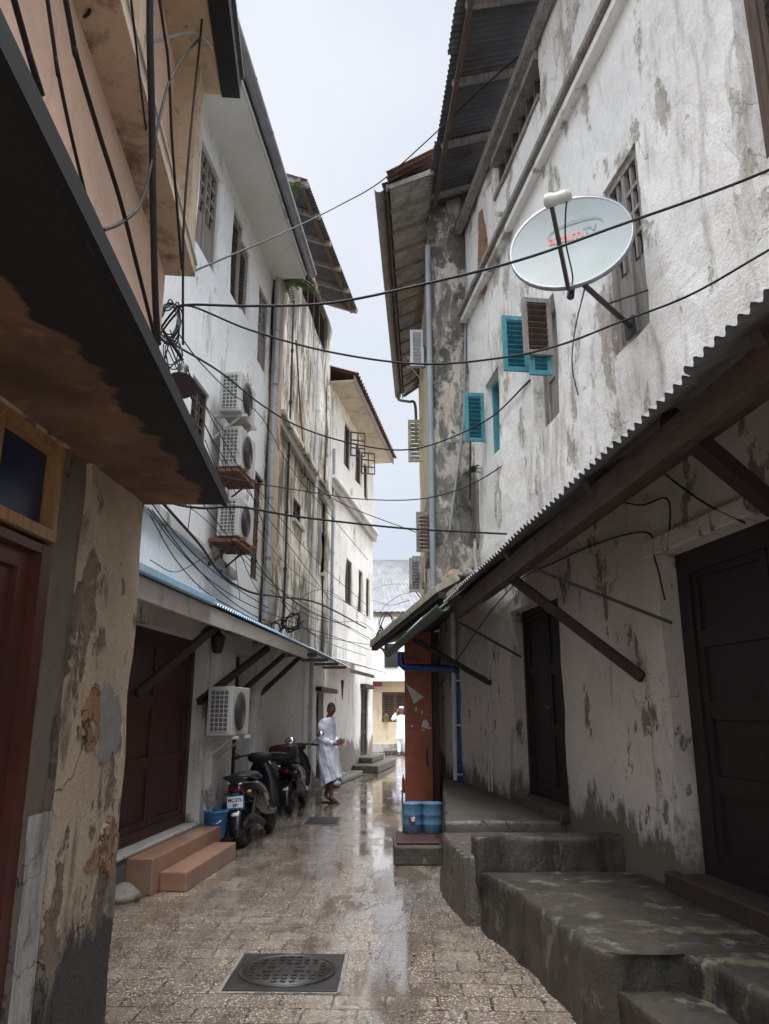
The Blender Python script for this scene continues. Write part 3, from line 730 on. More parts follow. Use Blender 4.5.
# rough stones at foot of the wall
for k, (px, py, s, lb) in enumerate(((119, 900, .17, 'grey rubble stone nearest the brown pillar'), (141, 891, .13, 'pale rubble stone against the orange step'))):
    p = atZ(px, py, 0); mb = MB(); mb.ball((p.x, p.y, .03), (s, s * 1.1, s * .55), 8)
    for v in mb.v: v += Vector((noise.noise(v * 6), noise.noise(v * 6 + Vector((5, 0, 0))), noise.noise(v * 6 + Vector((0, 9, 0))))) * .05
    tag(mb.build('stone', 'stone', base=(p.x, p.y, 0)), lb, 'stone')
# wall-mounted AC units
def fcircle(mb, F, u, z, d, r0, r1, t=.006, n=20):
    a = [F.P(u + r0 * math.cos(2 * PI * k / n), z + r0 * math.sin(2 * PI * k / n), d) for k in range(n)]
    b = [F.P(u + r1 * math.cos(2 * PI * k / n), z + r1 * math.sin(2 * PI * k / n), d) for k in range(n)]
    c = [F.P(u + r1 * math.cos(2 * PI * k / n), z + r1 * math.sin(2 * PI * k / n), d + t) for k in range(n)]
    e = [F.P(u + r0 * math.cos(2 * PI * k / n), z + r0 * math.sin(2 * PI * k / n), d + t) for k in range(n)]
    mb.loft([a, b, c, e, a], cap=False)
def ac(F, px, py, d0, w, h, dep, label, rust=True, name='air_conditioner', bracket='rust', group='air conditioners on the left walls', side=-1, uz=None):
    u, z = uz or F.pix(px, py, d0 + dep / 2)
    t = thing(name, F.P(u, z - h / 2, d0), label, 'air conditioner', group)
    u0, u1, z0, z1 = u - w / 2, u + w / 2, z - h / 2, z + h / 2
    MB().fbox(F, u0, u1, z0, z1, d0, d0 + dep).build('casing', 'ac_white', t, bevel=.012)
    # side intake grille on the end that faces down the lane
    us = u0 - .004 if side < 0 else u1 + .004
    mb = MB(); MB().fbox(F, us - .002, us + .002, z0 + .04, z1 - .04, d0 + .04, d0 + dep - .05).build('intake', 'ac_dark', t)
    for k in range(10):
        zz = z0 + .05 + (h - .1) * k / 9; mb.fbox(F, us - .007, us + .006, zz - .005, zz + .005, d0 + .035, d0 + dep - .045)
    for k in range(5):
        q = d0 + .04 + (dep - .09) * k / 4; mb.fbox(F, us - .008, us + .006, z0 + .04, z1 - .04, q - .004, q + .004)
    mb.build('grille', 'ac_white', t)
    uc = u0 + w * .4; r = min(h, w) * .40
    mb = MB(); fcircle(mb, F, uc, z, d0 + dep + .002, .001, r); mb.build('fan_opening', 'ac_dark', t)
    mb = MB()
    for k in range(1, 8): fcircle(mb, F, uc, z, d0 + dep + .014, r * k / 7 - .003, r * k / 7 + .002)
    for k in range(8):
        a = PI * k / 8; ca, sa = math.cos(a) * r, math.sin(a) * r
        mb.beam(F.P(uc - ca, z - sa, d0 + dep + .016), F.P(uc + ca, z + sa, d0 + dep + .016), .006, .006)
    mb.build('fan_guard', 'steel_dark', t)
    for x in (u0 + .12, u1 - .12):
        mb = MB(); mb.fbox(F, x - .02, x + .02, z0 - .04, z0 - .003, 0, d0 + dep + .06); mb.fbox(F, x - .02, x + .02, z0 - .35, z0 - .04, 0, .03)
        mb.beam(F.P(x, z0 - .33, .02), F.P(x, z0 - .04, d0 + dep - .03), .02, .02)
        mb.build('bracket', bracket, t)
    if rust:
        mb = MB(); mb.fbox(F, u0 - .06, u1 + .03, z0 - .085, z0 - .045, .04, d0 + dep + .0); mb.build('support_tray', 'rust', t)
    return t
ac(LA, 238, 402, .12, .72, .54, .28, 'topmost cream air conditioner of three stacked up the white wall', rust=False, bracket='ac_white')
ac(LA, 238, 455, .12, .72, .54, .28, 'middle air conditioner of three on white wall, over rusty tray')
ac(LA, 236, 523, .12, .72, .50, .28, 'lowest of three wall air conditioners, mossy rusty tray beneath')
ac(LA, 229, 711, .14, .78, .56, .30, 'large cream air conditioner under the awning above the scooters', rust=False, bracket='ac_white')
# lantern
p = LA.at(218, 640, .22)
t = thing('wall_lantern', p, 'small dark lantern hanging under the left awning by the strut', 'lantern')
MB().lathe([(.03, -.16), (.06, -.14), (.09, .02), (.1, .03), (.02, .1), (.01, .13)], p, n=8).build('lantern_body', 'black', t)
MB().tube([p + Vector((0, 0, .13)), p + Vector((-.1, 0, .2)), p + Vector((-.2, 0, .1)), p + Vector((-.21, 0, -.06))], .012).build('arm', 'black', t)

# ================================================================== STAINED HOUSE (LB)
LB = Fac((-1.98, 12.1), (-1.42, 18.7), 'L')
hB = thing('town_house', (-1.7, 15, 0), 'narrow house with black streaked ochre plaster and dark tin roof', 'house')
ZB = 11.5
rB = {'a': LB.rect(294, 495, 302, 519), 'b': LB.rect(322, 532, 328, 580), 'c': LB.rect(303, 285, 325, 345)}
rB['a'] = (rB['a'][0], rB['a'][1], rB['a'][2] - .2, rB['a'][3])
zc = LB.pix(316, 330)[1]
rB['c'] = (LB.pix(302, 330)[0], LB.pix(327, 330)[0], 10.3, 11.4)
dC = (LB.pix(316, 745)[0], LB.pix(331, 745)[0], .12, LB.pix(322, 692)[1])
w = MB(); wall(w, LB, 0, LB.L, 2.9, ZB, holes=list(rB.values()), depth=4, step=.4, wob=.03); w.build('wall', 'stained_wall', hB)
w = MB(); wall(w, LB, 0, LB.L, 0, 2.9, holes=[dC], depth=4, step=.4, wob=.02, reveal=.3); w.build('wall', 'white_wall_low', hB)
window(hB, LB, rB['a'], 'casement', 'wood_dark', bars=2, sill='old_cement')
window(hB, LB, rB['b'], 'shutter', 'wood_brown', sill='old_cement')
window(hB, LB, rB['c'], 'shutter', 'wood_brown', leaves=4)
window(hB, LB, dC, 'panel', 'wood_dark', d=-.15, name='door', leaves=2)
MB().fbox(LB, dC[0] - .12, dC[1] + .15, dC[3], dC[3] + .1, -.02, .12).build('lintel', 'wood_dark', hB)
MB().fbox(LB, .05, .55, 2.95, 9.2, .03, .12).build('pilaster', 'orange_strip', hB, bevel=.02)
MB().fbox(LB, LB.L - .7, LB.L + .02, 2.9, 9.6, .03, .09).build('pilaster', 'stained_wall', hB, bevel=.02)
zm0 = LB.pix(290, 436)[1]
MB().fbox(LB, .56, LB.L, zm0 - .28, zm0 - .1, .02, .12).build('moulding', 'old_cement', hB, bevel=.015)
MB().fbox(LB, .56, LB.L, zm0 - .09, zm0 + .02, .02, .18).build('moulding', 'stained_wall', hB, bevel=.015)
# roof of B
nr_ = atY(307, 179, 12.9); fr2 = atY(358, 311, 18.2)
nr_i = atY(283, 179, 12.9); fr2i = atY(326, 303, 18.2)
nr_i.x -= 1.2; nr_i.z += .55; fr2i.x -= 1.2; fr2i.z += .45
mb = MB(); corr(mb, nr_, fr2, fr2i, nr_i, pitch=.09, amp=.014, rows=3); mb.build('roof', 'tin_dark', hB)
mb = MB()
for k in range(6):
    a = .02 + .96 * k / 5; p = nr_.lerp(fr2, a); q = nr_i.lerp(fr2i, a)
    MB().beam(p - Vector((0, 0, .07)), q - Vector((0, 0, .09)), .09, .1).build('rafter', 'wood_grey', hB)
mb = MB(); mb.beam(nr_ + Vector((-.16, 0, -.02)), fr2 + Vector((-.16, 0, -.02)), .07, .09); mb.build('purlin', 'wood_brown', hB)
def vpipe(F, px, py, z0, z1, d, r, mat, parent, label=None, px2=None, name='drainpipe'):
    u, _ = F.pix(px, py, d); pts = [F.P(u + .01 * math.sin(z * 2), z, d) for z in [z0 + (z1 - z0) * k / 8 for k in range(9)]]
    mb = MB(); mb.tube(pts, r, 10)
    for k in range(1, 6):
        z = z0 + (z1 - z0) * k / 6; mb.lathe([(r + .012, -.03), (r + .012, .03)], F.P(u, z, d), n=10)
    return mb.build(name, mat, parent)
vpipe(LB, 268, 560, 3.0, 8.9, .16, .045, 'pipe_grey', hB)
vpipe(LB, 314, 560, .1, 9.8, .12, .045, 'pipe_white', hB)
vpipe(LB, 333, 520, 2.7, 8.2, .1, .04, 'pipe_grey', hB)
vpipe(LB, 289, 450, 3.0, 9.4, .08, .02, 'black', hB)
cable([LB.at(296, 340, .08), LB.at(301, 420, .12), LB.at(305, 470, .1), LB.at(303, 478, .05)], .015, None, 'pipe_red', parent=hB, name='hose')
# tin hood above B/C doors
mb = MB(); corr(mb, LB.P(1.7, 2.66, .62), LB.P(LB.L - .1, 2.62, .62), LB.P(LB.L - .1, 2.85, 0), LB.P(1.7, 2.9, 0), pitch=.09, amp=.012, rows=2); mb.build('awning_sheet', 'tin_light', hB)
for u in (2.2, 3.6, 5.0, 6.3): MB().fbox(LB, u, u + .06, 2.58, 2.64, 0, .55).build('awning_frame', 'wood_grey', hB)

# ================================================================== CORNER HOUSE (LC)
LC = Fac((-1.42, 18.7), (-.38, 25.2), 'L')
hC = thing('town_house', (-.9, 22, 0), 'off white corner house with open casements, farthest on the left', 'house')
ZC = LC.pix(372, 458)[1]
rC = {'a': LC.rect(345, 421, 350, 472), 'b': LC.rect(356, 442, 361, 488), 'c': LC.rect(364, 461, 367.5, 502),
      'd': LC.rect(346, 557, 352, 607), 'e': LC.rect(358, 569, 362, 614), 'f': LC.rect(366, 577, 369.5, 618)}
dE = (LC.pix(361, 720)[0], LC.pix(368, 720)[0], .35, LC.pix(361, 688)[1])
w = MB(); wall(w, LC, 0, LC.L, 0, ZC, holes=list(rC.values()) + [dE], depth=5, step=.5, wob=.02); w.build('wall', 'corner_wall', hC)
for k in rC: window(hC, LC, rC[k], 'open' if k in 'abc' else 'shutter', 'wood_brown', sill=None)
window(hC, LC, dE, 'panel', 'wood_dark', name='door')
MB().fbox(LC, dE[0] - .15, dE[1] + .2, dE[3], dE[3] + .12, 0, .16).build('lintel', 'wood_dark', hC)
for k in 'ab':   # open casements with six panes
    r = rC[k]; o = LC.P(r[1], 0, .02); du = (LC.n * .9 + LC.U * .45)
    hgt = (r[3] - r[2]); sf = MB(); du = Vector(du).normalized(); W_ = .42
    for a in (0, W_ / 2, W_): sf.beam(Vector((o.x, o.y, r[2] + hgt * .4)) + du * a, Vector((o.x, o.y, r[3] - .05)) + du * a, .035, .035)
    for q in range(4):
        zz = r[2] + hgt * .4 + (hgt * .6 - .05) * q / 3; sf.beam(Vector((o.x, o.y, zz)), Vector((o.x, o.y, zz)) + du * W_, .035, .035)
    sf.build('casement', 'wood_brown', hC)
zm1 = LC.pix(350, 510)[1]
MB().fbox(LC, 0, LC.L + .05, zm1 - .1, zm1 + .12, .01, .12).build('moulding', 'old_cement', hC, bevel=.015)
MB().fbox(LC, 0, LC.L + .08, zm1 + .13, zm1 + .22, .01, .19).build('moulding', 'corner_wall', hC, bevel=.015)
eo = .62
mb = MB(); mb.fbox(LC, 0, LC.L + .35, ZC, ZC + .04, -.2, eo); mb.build('soffit', 'soffit_ceil', hC)
mb = MB(); mb.fbox(LC, 0, LC.L + .4, ZC - .04, ZC + .16, eo, eo + .03); mb.build('fascia', 'wood_grey', hC)
mb = MB(); corr(mb, LC.P(-.1, ZC + .17, eo + .14), LC.P(LC.L + .45, ZC + .17, eo + .14), LC.P(LC.L + .45, ZC + 1.8, -4), LC.P(-.1, ZC + 1.8, -4), pitch=.22, amp=.035, rows=3); mb.build('roof', 'tin_rust', hC)
mb = MB(); corr(mb, LC.P(.3, 2.66, .95), LC.P(3.6, 2.62, 1.1), LC.P(3.6, 2.92, 0), LC.P(.3, 2.92, 0), pitch=.09, amp=.012, rows=2); mb.build('awning_sheet', 'tin_light', hC)
MB().fbox(LC, .3, 3.5, 2.52, 2.6, .55, .6).build('awning_frame', 'wood_grey', hC)
mb = MB(); u, z = LC.pix(342, 690); mb.add([LC.P(u - .12, z + .25, .03), LC.P(u + .12, z + .25, .03), LC.P(u - .05, z - .25, .03), LC.P(u - .12, z + .25, -.05), LC.P(u + .12, z + .25, -.05), LC.P(u - .05, z - .25, -.05)], [(0, 1, 2), (0, 3, 4, 1), (1, 4, 5, 2), (2, 5, 3, 0)]); mb.build('vent', 'shade_fill', hC)  # flat near-black triangle stands in for the vent's shaded hollow
st = thing('door_steps', LC.P(dE[0], 0, .5), 'low grey concrete stoop before the far left corner door', 'steps')
MB().fbox(LC, dE[0] - 1.4, dE[1] + .8, 0, .2, .03, .75).build('step', 'concrete', st, bevel=.03)
MB().fbox(LC, dE[0] - .5, dE[1] + .5, .2, .36, .03, .42).build('step', 'concrete', st, bevel=.03)
MB().fbox(LC, 0, 2.6, 0, .12, .02, .45).build('step', 'stone', st, bevel=.03)

# ================================================================== FAR BUILDINGS
FX = Fac((-2.2, 33.0), (6, 33.4), 'L')   # normal towards camera
hF = thing('low_house', (0, 34, 0), 'low cream shop with wide dark window at the lane end', 'house')
Fp = Fac((-3, 33.0), (6, 33.0), 'L')
wF = Fp.rect(382, 692, 408, 722)
w = MB(); wall(w, Fp, 0, 9, 0, 2.85, holes=[wF], depth=4, step=.5, wob=.02); w.build('wall', 'cream_wall', hF)
window(hF, Fp, wF, 'shutter', 'wood_brown', leaves=2)
MB().fbox(Fp, 0, 9, 0, .35, .01, .12).build('plinth', 'old_cement', hF, bevel=.02)
mb = MB(); corr(mb, Fp.P(-.2, 2.85, .5), Fp.P(9, 2.85, .5), Fp.P(9, 3.25, -3.5), Fp.P(-.2, 3.25, -3.5), pitch=.12, amp=.02, rows=2); mb.build('roof', 'tin_light', hF)
MB().fbox(Fp, 2.2, 2.9, 2.62, 2.82, .3, .5).build('awning_valance', M['red_lens'], hF)
MB().fbox(Fp, 3.0, 6, 0, .18, .2, 2.0).build('step', 'concrete', hF, bevel=.03)
mb = MB()
p = Fp.at(386, 717, .1)
t = thing('bucket', p, 'small yellow bucket on the far window ledge', 'bucket')
MB().lathe([(.09, 0), (.11, .2), (.12, .2), (.12, .22), (.1, .22), (.08, .02)], (p.x, p.y, wF[2])).build('bucket_body', 'leaf_yellow', t)
MB().tube([(p.x - .11, p.y, wF[2] + .2), (p.x, p.y - .02, wF[2] + .32), (p.x + .11, p.y, wF[2] + .2)], .008).build('handle', 'chrome', t)
hG = thing('distant_house', (0, 42, 0), 'tall pale house with grey hipped tin roof closing the view', 'house')
w = MB(); w.box((1, 44, 3.4), (9, 8, 6.8))
w.build('wall', 'white_wall', hG)
zz = atY(385, 612, 39.8).z
mb = MB(); yN = 39.6
a = Vector((-3.9, yN, zz)); b = Vector((5.8, yN, zz)); 
ra = atY(378, 560, 43.5); ra.x = -1.0; rb = Vector((3.0, 43.5, ra.z))
corr(mb, a, b, Vector((1.6, 43.5, ra.z)), Vector((-1.6, 43.5, ra.z)), pitch=.3, amp=.03, rows=2, step=4)
mb.add([(-3.9, yN, zz), (-1.6, 43.5, ra.z), (-3.9, 48.2, zz)], [(0, 1, 2)]); mb.add([(5.8, yN, zz), (1.6, 43.5, ra.z), (5.8, 48.2, zz)], [(0, 1, 2)])
mb.add([(-3.9, 48.2, zz), (-1.6, 43.5, ra.z), (1.6, 43.5, ra.z), (5.8, 48.2, zz)], [(0, 1, 2, 3)])
mb.build('roof', 'tarp_grey', hG)
MB().box((1, 39.95, zz - .12), (9.2, .1, .2)).build('fascia', 'wood_grey', hG)
for x in (-1.2, .35, 2.2):
    MB().box((x, 39.97, 4.4), (.7, .1, 1.2)).build('window', 'glass_dark', hG)

# ================================================================== RIGHT HOUSE (D)
def dX(y): return 2.825 - .14 * y
RD = Fac((dX(-3), -3), (dX(10.92), 10.92), 'R')
RL = Fac((dX(-3), -3), (dX(13.4), 13.4), 'R')
hD = thing('town_house', (2.0, 6, 0), 'large white peeling house with satellite dish and corrugated awning, on the right', 'house')
ZD = 9.2; ZA = 3.55
def rr(F, xa, xb, ym, z0, z1):
    a = F.pix(xa, ym)[0]; b = F.pix(xb, ym)[0]; return (min(a, b), max(a, b), z0, z1)
w1 = RD.rect(601, 192, 651, 325); w1 = (w1[0], w1[1], RD.pix(651, 322)[1], RD.pix(603, 190)[1])
w0a = RD.pix(738, 60)[0]; w0 = (w0a - 1.0, w0a, RD.pix(762, 165)[1], 7.1)
zg0 = RD.pix(556, 430)[1]
w2 = (RD.pix(556, 350)[0], RD.pix(530, 350)[0], RD.pix(545, 428)[1], RD.pix(554, 290)[1])
w3 = (RD.pix(500, 420)[0], RD.pix(486, 420)[0], RD.pix(494, 476)[1], RD.pix(498, 366)[1])
w3 = (w3[0], w3[1], w3[2] + .25, w3[3])
lg = (RD.pix(541, 95)[0], RD.pix(497, 225)[0], 0, ZD - .15); lg = (lg[0], lg[1], RD.pix(541, 100)[1] + .02, ZD - .12)
print('w1', w1, 'w0', w0, 'w2', w2, 'w3', w3, 'lg', lg)
w = MB(); wall(w, RD, 0, RD.L, ZA - .1, ZD, holes=[w0, w1, w2, w3, lg], depth=4, step=.25, wob=.02, reveal=.3); w.build('wall', 'right_wall', hD)
dn = (RD.pix(673, 720)[0], RD.pix(673, 720)[0], 0, 0)
uN = RL.pix(672, 720)[0]; dN = (uN - 2.1, uN, .47, RL.pix(665, 552)[1])
uF0 = RL.pix(563, 720)[0]; uF1 = RL.pix(515, 720)[0]; dF = (uF0, uF1, .68, RL.pix(530, 604)[1])
print('dN', dN, 'dF', dF)
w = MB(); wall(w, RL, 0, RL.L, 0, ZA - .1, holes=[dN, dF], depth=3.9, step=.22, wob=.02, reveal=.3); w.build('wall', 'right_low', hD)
window(hD, RL, dN, 'panel', 'wood_black', d=-.16, leaves=2, bars=4, name='door', fr=.16)
window(hD, RL, dF, 'panel', 'wood_black', d=-.16, leaves=2, bars=3, name='door', fr=.08)
MB().fbox(RL, dN[0] - .1, dN[1] + .16, dN[3] + .0, dN[3] + .13, -.02, .035).build('lintel', 'right_low', hD, bevel=.01)
MB().fbox(RL, dN[0], dN[1] + .12, .40, .54, -.2, .10).build('threshold', 'wood_dark', hD, bevel=.01)
MB().fbox(RL, dF[0], dF[1], .58, .7, -.2, .08).build('threshold', 'concrete', hD, bevel=.01)
# windows
window(hD, RD, w1, 'half', 'wood_grey', d=-.06, leaves=2, fr=.08)
window(hD, RD, w0, 'shutter', 'wood_brown', d=-.12, leaves=2, fr=.1)
o2 = window(hD, RD, (w2[0], w2[1], w2[2], w2[3]), 'panel', 'wood_grey', d=-.16, leaves=2, bars=2, fr=.05)
o3 = window(hD, RD, w3, 'open', 'teal', d=-.12, fr=.05)
def leaf(parent, F, uh, z0, z1, pxend, pyend, mat, slats=12):
    a = F.P(uh, 0, .03); r = ray(pxend, pyend)
    # leaf lies perpendicular to the facade and reaches the sight line through its outer edge
    n = F.n; # solve a + n*s = r*t
    det = n.x * (-r.y) - (-r.x) * n.y
    bx, by = -a.x, -a.y
    s = (bx * (-r.y) - (-r.x) * by) / det
    sf = MB(); ss = MB(); slatleaf(sf, ss, (a.x, a.y), n, abs(s), z0, z1, t=.04, slats=slats, fr=.05)
    f = sf.build('shutter', mat, parent); ss.build('slat', 'teal_dark' if mat == 'teal' else 'wood_brown', parent)
    return abs(s)
zT = RD.pix(556, 295)[1]; zB = RD.pix(556, 356)[1]
print('leaf', leaf(o2, RD, w2[0] + .01, zB, zT, 523, 330, 'wood_grey', 8))
print('leaf', leaf(o2, RD, w2[1] - .01, RD.pix(530, 374)[1], RD.pix(530, 319)[1] + .04, 503, 350, 'teal', 10))
print('leaf', leaf(o3, RD, w3[1] - .02, RD.pix(488, 441)[1], RD.pix(488, 390)[1], 465, 420, 'teal', 10))
leaf(o2, RD, w2[0] + .08, RD.pix(553, 378)[1], RD.pix(553, 322)[1], 529, 350, 'teal', 10)
# moulding
zm = RD.pix(541, 160)[1]
zmm = (RD.pix(614, 4)[1] + RD.pix(474, 318)[1]) / 2
MB().fbox(RD, 0, RD.L, zmm - .06, zmm + .03, .0, .11).build('moulding', 'right_wall', hD, bevel=.01)
MB().fbox(RD, 0, RD.L, zmm + .045, zmm + .12, .0, .16).build('moulding', 'wood_grey', hD, bevel=.01)
# loggia timbers under roof
mb = MB(); MB().fbox(RD, lg[0] + .002, lg[1] - .002, lg[2], lg[3], -.6, -.55).build('loggia_back', 'shade_fill', hD)  # back sheet coloured near-black as the loggia's inner shade
for k in range(7):
    u = lg[0] + .05 + (lg[1] - lg[0] - .1) * k / 6; mb.fbox(RD, u - .03, u + .03, lg[2], lg[3], -.12, -.05)
mb.build('loggia_posts', 'wood_brown', hD)
mb = MB(); mb.fbox(RD, lg[0], lg[1], lg[2] + .55, lg[2] + .65, -.1, .02); mb.fbox(RD, lg[0], lg[1], lg[3] - .12, lg[3], -.1, .06); mb.fbox(RD, lg[0], lg[1], lg[2], lg[2] + .06, -.12, .04)
mb.build('loggia_rail', 'wood_grey', hD)
# roof with rafters
ea = atY(424.5, 190, 10.9); eb = Vector((.95, 5.9, ea.z)); eb = atY(462, 0, 6.85) ; print('eave', ea, eb)
d_ = (ea - eb); eN = eb - d_.normalized() * 6.0; zEv = (ea.z + eb.z) / 2
eF = Vector((ea.x, ea.y, zEv)); eN.z = zEv
wiF = RD.P(RD.L, zEv + .35, -.3); wiN = RD.P(RD.L - (eF - eN).length, zEv + .35, -.3)
mb = MB(); corr(mb, eF, eN, wiN, wiF, pitch=.085, amp=.014, rows=3, sheet=.75); mb.build('roof', 'tin_dark', hD)
mb = MB(); mb.hexa([RD.P(0, ZD, -4), RD.P(RD.L, ZD, -4), RD.P(RD.L, ZD, -.2), RD.P(0, ZD, -.2), RD.P(0, ZD + 1.9, -4), RD.P(RD.L, ZD + 1.9, -4), RD.P(RD.L, ZD + .3, -.2), RD.P(0, ZD + .3, -.2)]); mb.build('roof_body', 'tin_dark', hD)
for k in range(9):
    a = .03 + .115 * k; p = eF.lerp(eN, a); q = wiF.lerp(wiN, a)
    MB().beam(p + Vector((.1, 0, -.05)), q + Vector((0, 0, -.08)), .07, .08).build('rafter', 'wood_grey', hD)
MB().beam(eF + Vector((.14, 0, -.09)), eN + Vector((.14, 0, -.09)), .06, .09).build('purlin', 'wood_brown', hD)
MB().beam(RD.P(RD.L, ZD - .05, .1), RD.P(3, ZD - .05, .1), .1, .14).build('wall_plate', 'wood_grey', hD)
# exposed brick + pipe stub
blob(RD, 483, 246, 4, 44, .012, 'rubble', hD, 'brick_patch', 13)
blob(RD, 476, 505, 3, 45, .01, 'stone', hD, 'brick_patch', 17)
MB().tube([RD.at(505, 214, 0), RD.at(497, 214, .2)], .035, 10).build('pipe_stub', 'pipe_white', hD)
for (r_, nm) in ((dN, 'n'), (dF, 'f')):
    mx = (r_[0] + r_[1]) / 2
    mb = MB(); mb.fbox(RL, mx - .1, mx + .1, r_[2] + .95, r_[2] + .99, -.155, -.13); mb.build('door_bolt', 'steel_dark', hD)
# awning sheet D
def aX(y): return 1.75 - .125 * y
def aZ(y): return 3.1 + (2.81 - 3.1) * (y - 2.56) / 6
p00 = Vector((aX(8.7), 8.7, aZ(8.7))); p10 = Vector((aX(-2), -2, 3.30))
mb = MB(); corr(mb, p00, p10, RD.P(RD.pix(500, 400)[0] * 0 + 1.0, ZA + .1, -.02), RD.P(11.85, ZA, -.02), pitch=.085, amp=.015, rows=4, sheet=.8, wav=.012)
mb.build('awning_sheet', 'tin', hD)
mb = MB(); q0 = p00 + Vector((.16, 0, -.10)); q1 = p10 + Vector((.16, 0, -.12)); mb.beam(q0, q1, .07, .17); mb.build('awning_beam', 'wood_beam', hD)
mb = MB(); mb.beam(p00 + Vector((.42, 0, .03)), p10 + Vector((.5, 0, .02)), .08, .08); mb.build('purlin', 'wood_beam', hD)
BE = Fac((p10.x + .16, p10.y), (p00.x + .16, p00.y), 'R')
def strut(a, b, w, mat='wood_dark', nm='strut', db=0.02):
    MB().beam(BE.at(*a), RL.at(*b, db), w, w * 1.1).build(nm, mat, hD)
strut((505, 573), (643, 678), .07); strut((668, 418), (775, 508), .09); strut((415, 640), (490, 683), .055)
strut((527, 566), (672, 623), .022, 'steel_dark', 'tie_rod'); strut((455, 620), (521, 657), .022, 'steel_dark', 'tie_rod')
for i in range(6):
    p = p00.lerp(p10, .04 + i * .17); q = RD.P(11.7 - i * 1.85, ZA, -.02)
    MB().beam(p + Vector((.1, 0, -.03)), q + Vector((0, 0, -.05)), .06, .08).build('rafter', 'wood_beam', hD)
# wall cables under awning
for pts, lb in ((((430, 700), (500, 600), (560, 560), (640, 532), (655, 560), (665, 600)), 'thin black cable looping along the wall above the narrow door'),
            (((605, 498), (640, 505), (668, 500), (668, 550)), 'short black cable pinned beside the near doorway lintel'),
            (((650, 463), (700, 500), (745, 523)), 'black cable crossing the wall above the near dark door')):
    cable([RL.at(x, y, .03) for x, y in pts], .007, lb, cat='cable')
vpipe(RL, 455, 720, .62, 3.2, .07, .045, 'pipe_white', hD)
for px in (487, 490): 
    u, _ = RL.pix(px, 720, .03); MB().tube([RL.P(u, .62, .03), RL.P(u, 3.0, .03)], .008).build('conduit', 'pipe_white', hD)
# ---- stone bench and platform along the right
def ring_solid(mb, pts, z0, z1, bulge=.0):
    n = len(pts); rings = []
    cx = sum(p[0] for p in pts) / n; cy = sum(p[1] for p in pts) / n
    for (z, s) in ((z0, bulge), (z0 + (z1 - z0) * .2, bulge * .8), (z0 + (z1 - z0) * .4, bulge * .5), (z0 + (z1 - z0) * .6, bulge * .3), (z0 + (z1 - z0) * .8, bulge * .1), (z1 - .035, 0), (z1 - .01, -.012), (z1, -.04)):
        ring = []
        for p in pts:
            d = Vector((cx - p[0], cy - p[1], 0)).normalized()
            q = Vector((p[0], p[1], z)) - d * s
            q += Vector((noise.noise(q * 3) * .03 + noise.noise(q * 11) * .016, noise.noise(q * 3 + Vector((9, 0, 0))) * .03 + noise.noise(q * 11 + Vector((4, 0, 0))) * .016, noise.noise(q * 2) * .012)); ring.append(q)
        rings.append(ring)
    return mb.loft(rings)
def dense(pts, st=.06):
    out = []
    for a, b in zip(pts, pts[1:] + pts[:1]):
        L = math.dist(a, b); n = max(1, int(L / st)); out += [(a[0] + (b[0] - a[0]) * i / n, a[1] + (b[1] - a[1]) * i / n) for i in range(n)]
    return out
pod = thing('stone_bench', (1.2, 5, 0), 'low mossy stone bench with a dark notch, before the near right door', 'bench')
ZP = .42
def T(px, py, z=ZP): p = atZ(px, py, z); return (p.x, p.y)
e1, e2, e3, e4 = T(480, 871), T(500, 882), T(538, 905), T(584, 943); e5 = T(613, 953)
print('podium', e1, e2, e3, e4, e5)
notch_in = (1.62, e5[1] + .05); nb = (1.62, e5[1] - .42)
outer = [e1, e2, e3, e4, e5]
poly = outer + [(1.5, e5[1] + .02), (1.58, e5[1] - .15), (1.66, 3.55), (1.8, 3.1), (1.95, 1.5), (dX(1.5) + .3, 1.5), (dX(e1[1]) + .3, e1[1])]
mb = MB(); ring_solid(mb, dense(poly, .06), 0, ZP, .03); mb.build('bench_top', 'podium', pod)
mb = MB(); o6 = T(620, 990, .24); poly = [(o6[0] - .03, e5[1] + .1), (1.7, e5[1] + .1), (1.9, 1.5), (1.6, 1.5), (o6[0] + .14, 3.4)]
ring_solid(mb, dense(poly, .06), 0, .24, .03); mb.build('bench_step', 'podium', pod)
# low cross wall
lw0 = T(480, 869); lw1x = dX(lw0[1]) + .25
mb = MB(); poly = [(lw0[0] - .03, lw0[1]), (lw1x, lw0[1] + .12), (lw1x, lw0[1] + .36), (lw0[0] - .05, lw0[1] + .24)]
zlw = atY(480, 838, lw0[1]).z; print('lowwall', lw0, zlw)
ring_solid(mb, dense(poly, .06), .3, zlw, .0); mb.build('low_wall', 'podium', pod)
plat = thing('stone_platform', (1.0, 9, 0), 'raised dark concrete platform with fluted side, before the narrow far door', 'platform')
a = T(444, 836, .5); b = T(452, 822, .58); c = T(446, 806, .58)
print('plat', a, b, c)
pt = [(lw0[0] - .08, lw0[1] + .1), (lw0[0] - .13, lw0[1] + .45), (a[0] + .02, a[1] - .1), (a[0], a[1] + .25), (dX(a[1] + .25) + .2, a[1] + .25), (dX(lw0[1]) + .2, lw0[1] + .1)]
mb = MB(); ring_solid(mb, dense(pt, .06), 0, .5, .04); mb.build('step', 'concrete', plat)
pt = [(a[0] + .03, a[1] + .2), (b[0] - .02, b[1] + .5), (.74, 10.2), (.95, 13.3), (dX(13.3) + .3, 13.3), (dX(a[1]) + .3, a[1] + .2)]
mb = MB(); ring_solid(mb, dense(pt, .15), 0, .6, .03); mb.build('platform_top', 'concrete', plat)
q0 = Vector((lw0[0] - .09, lw0[1] + .14, 0)); q1 = Vector((a[0] + .03, a[1] - .2, 0))
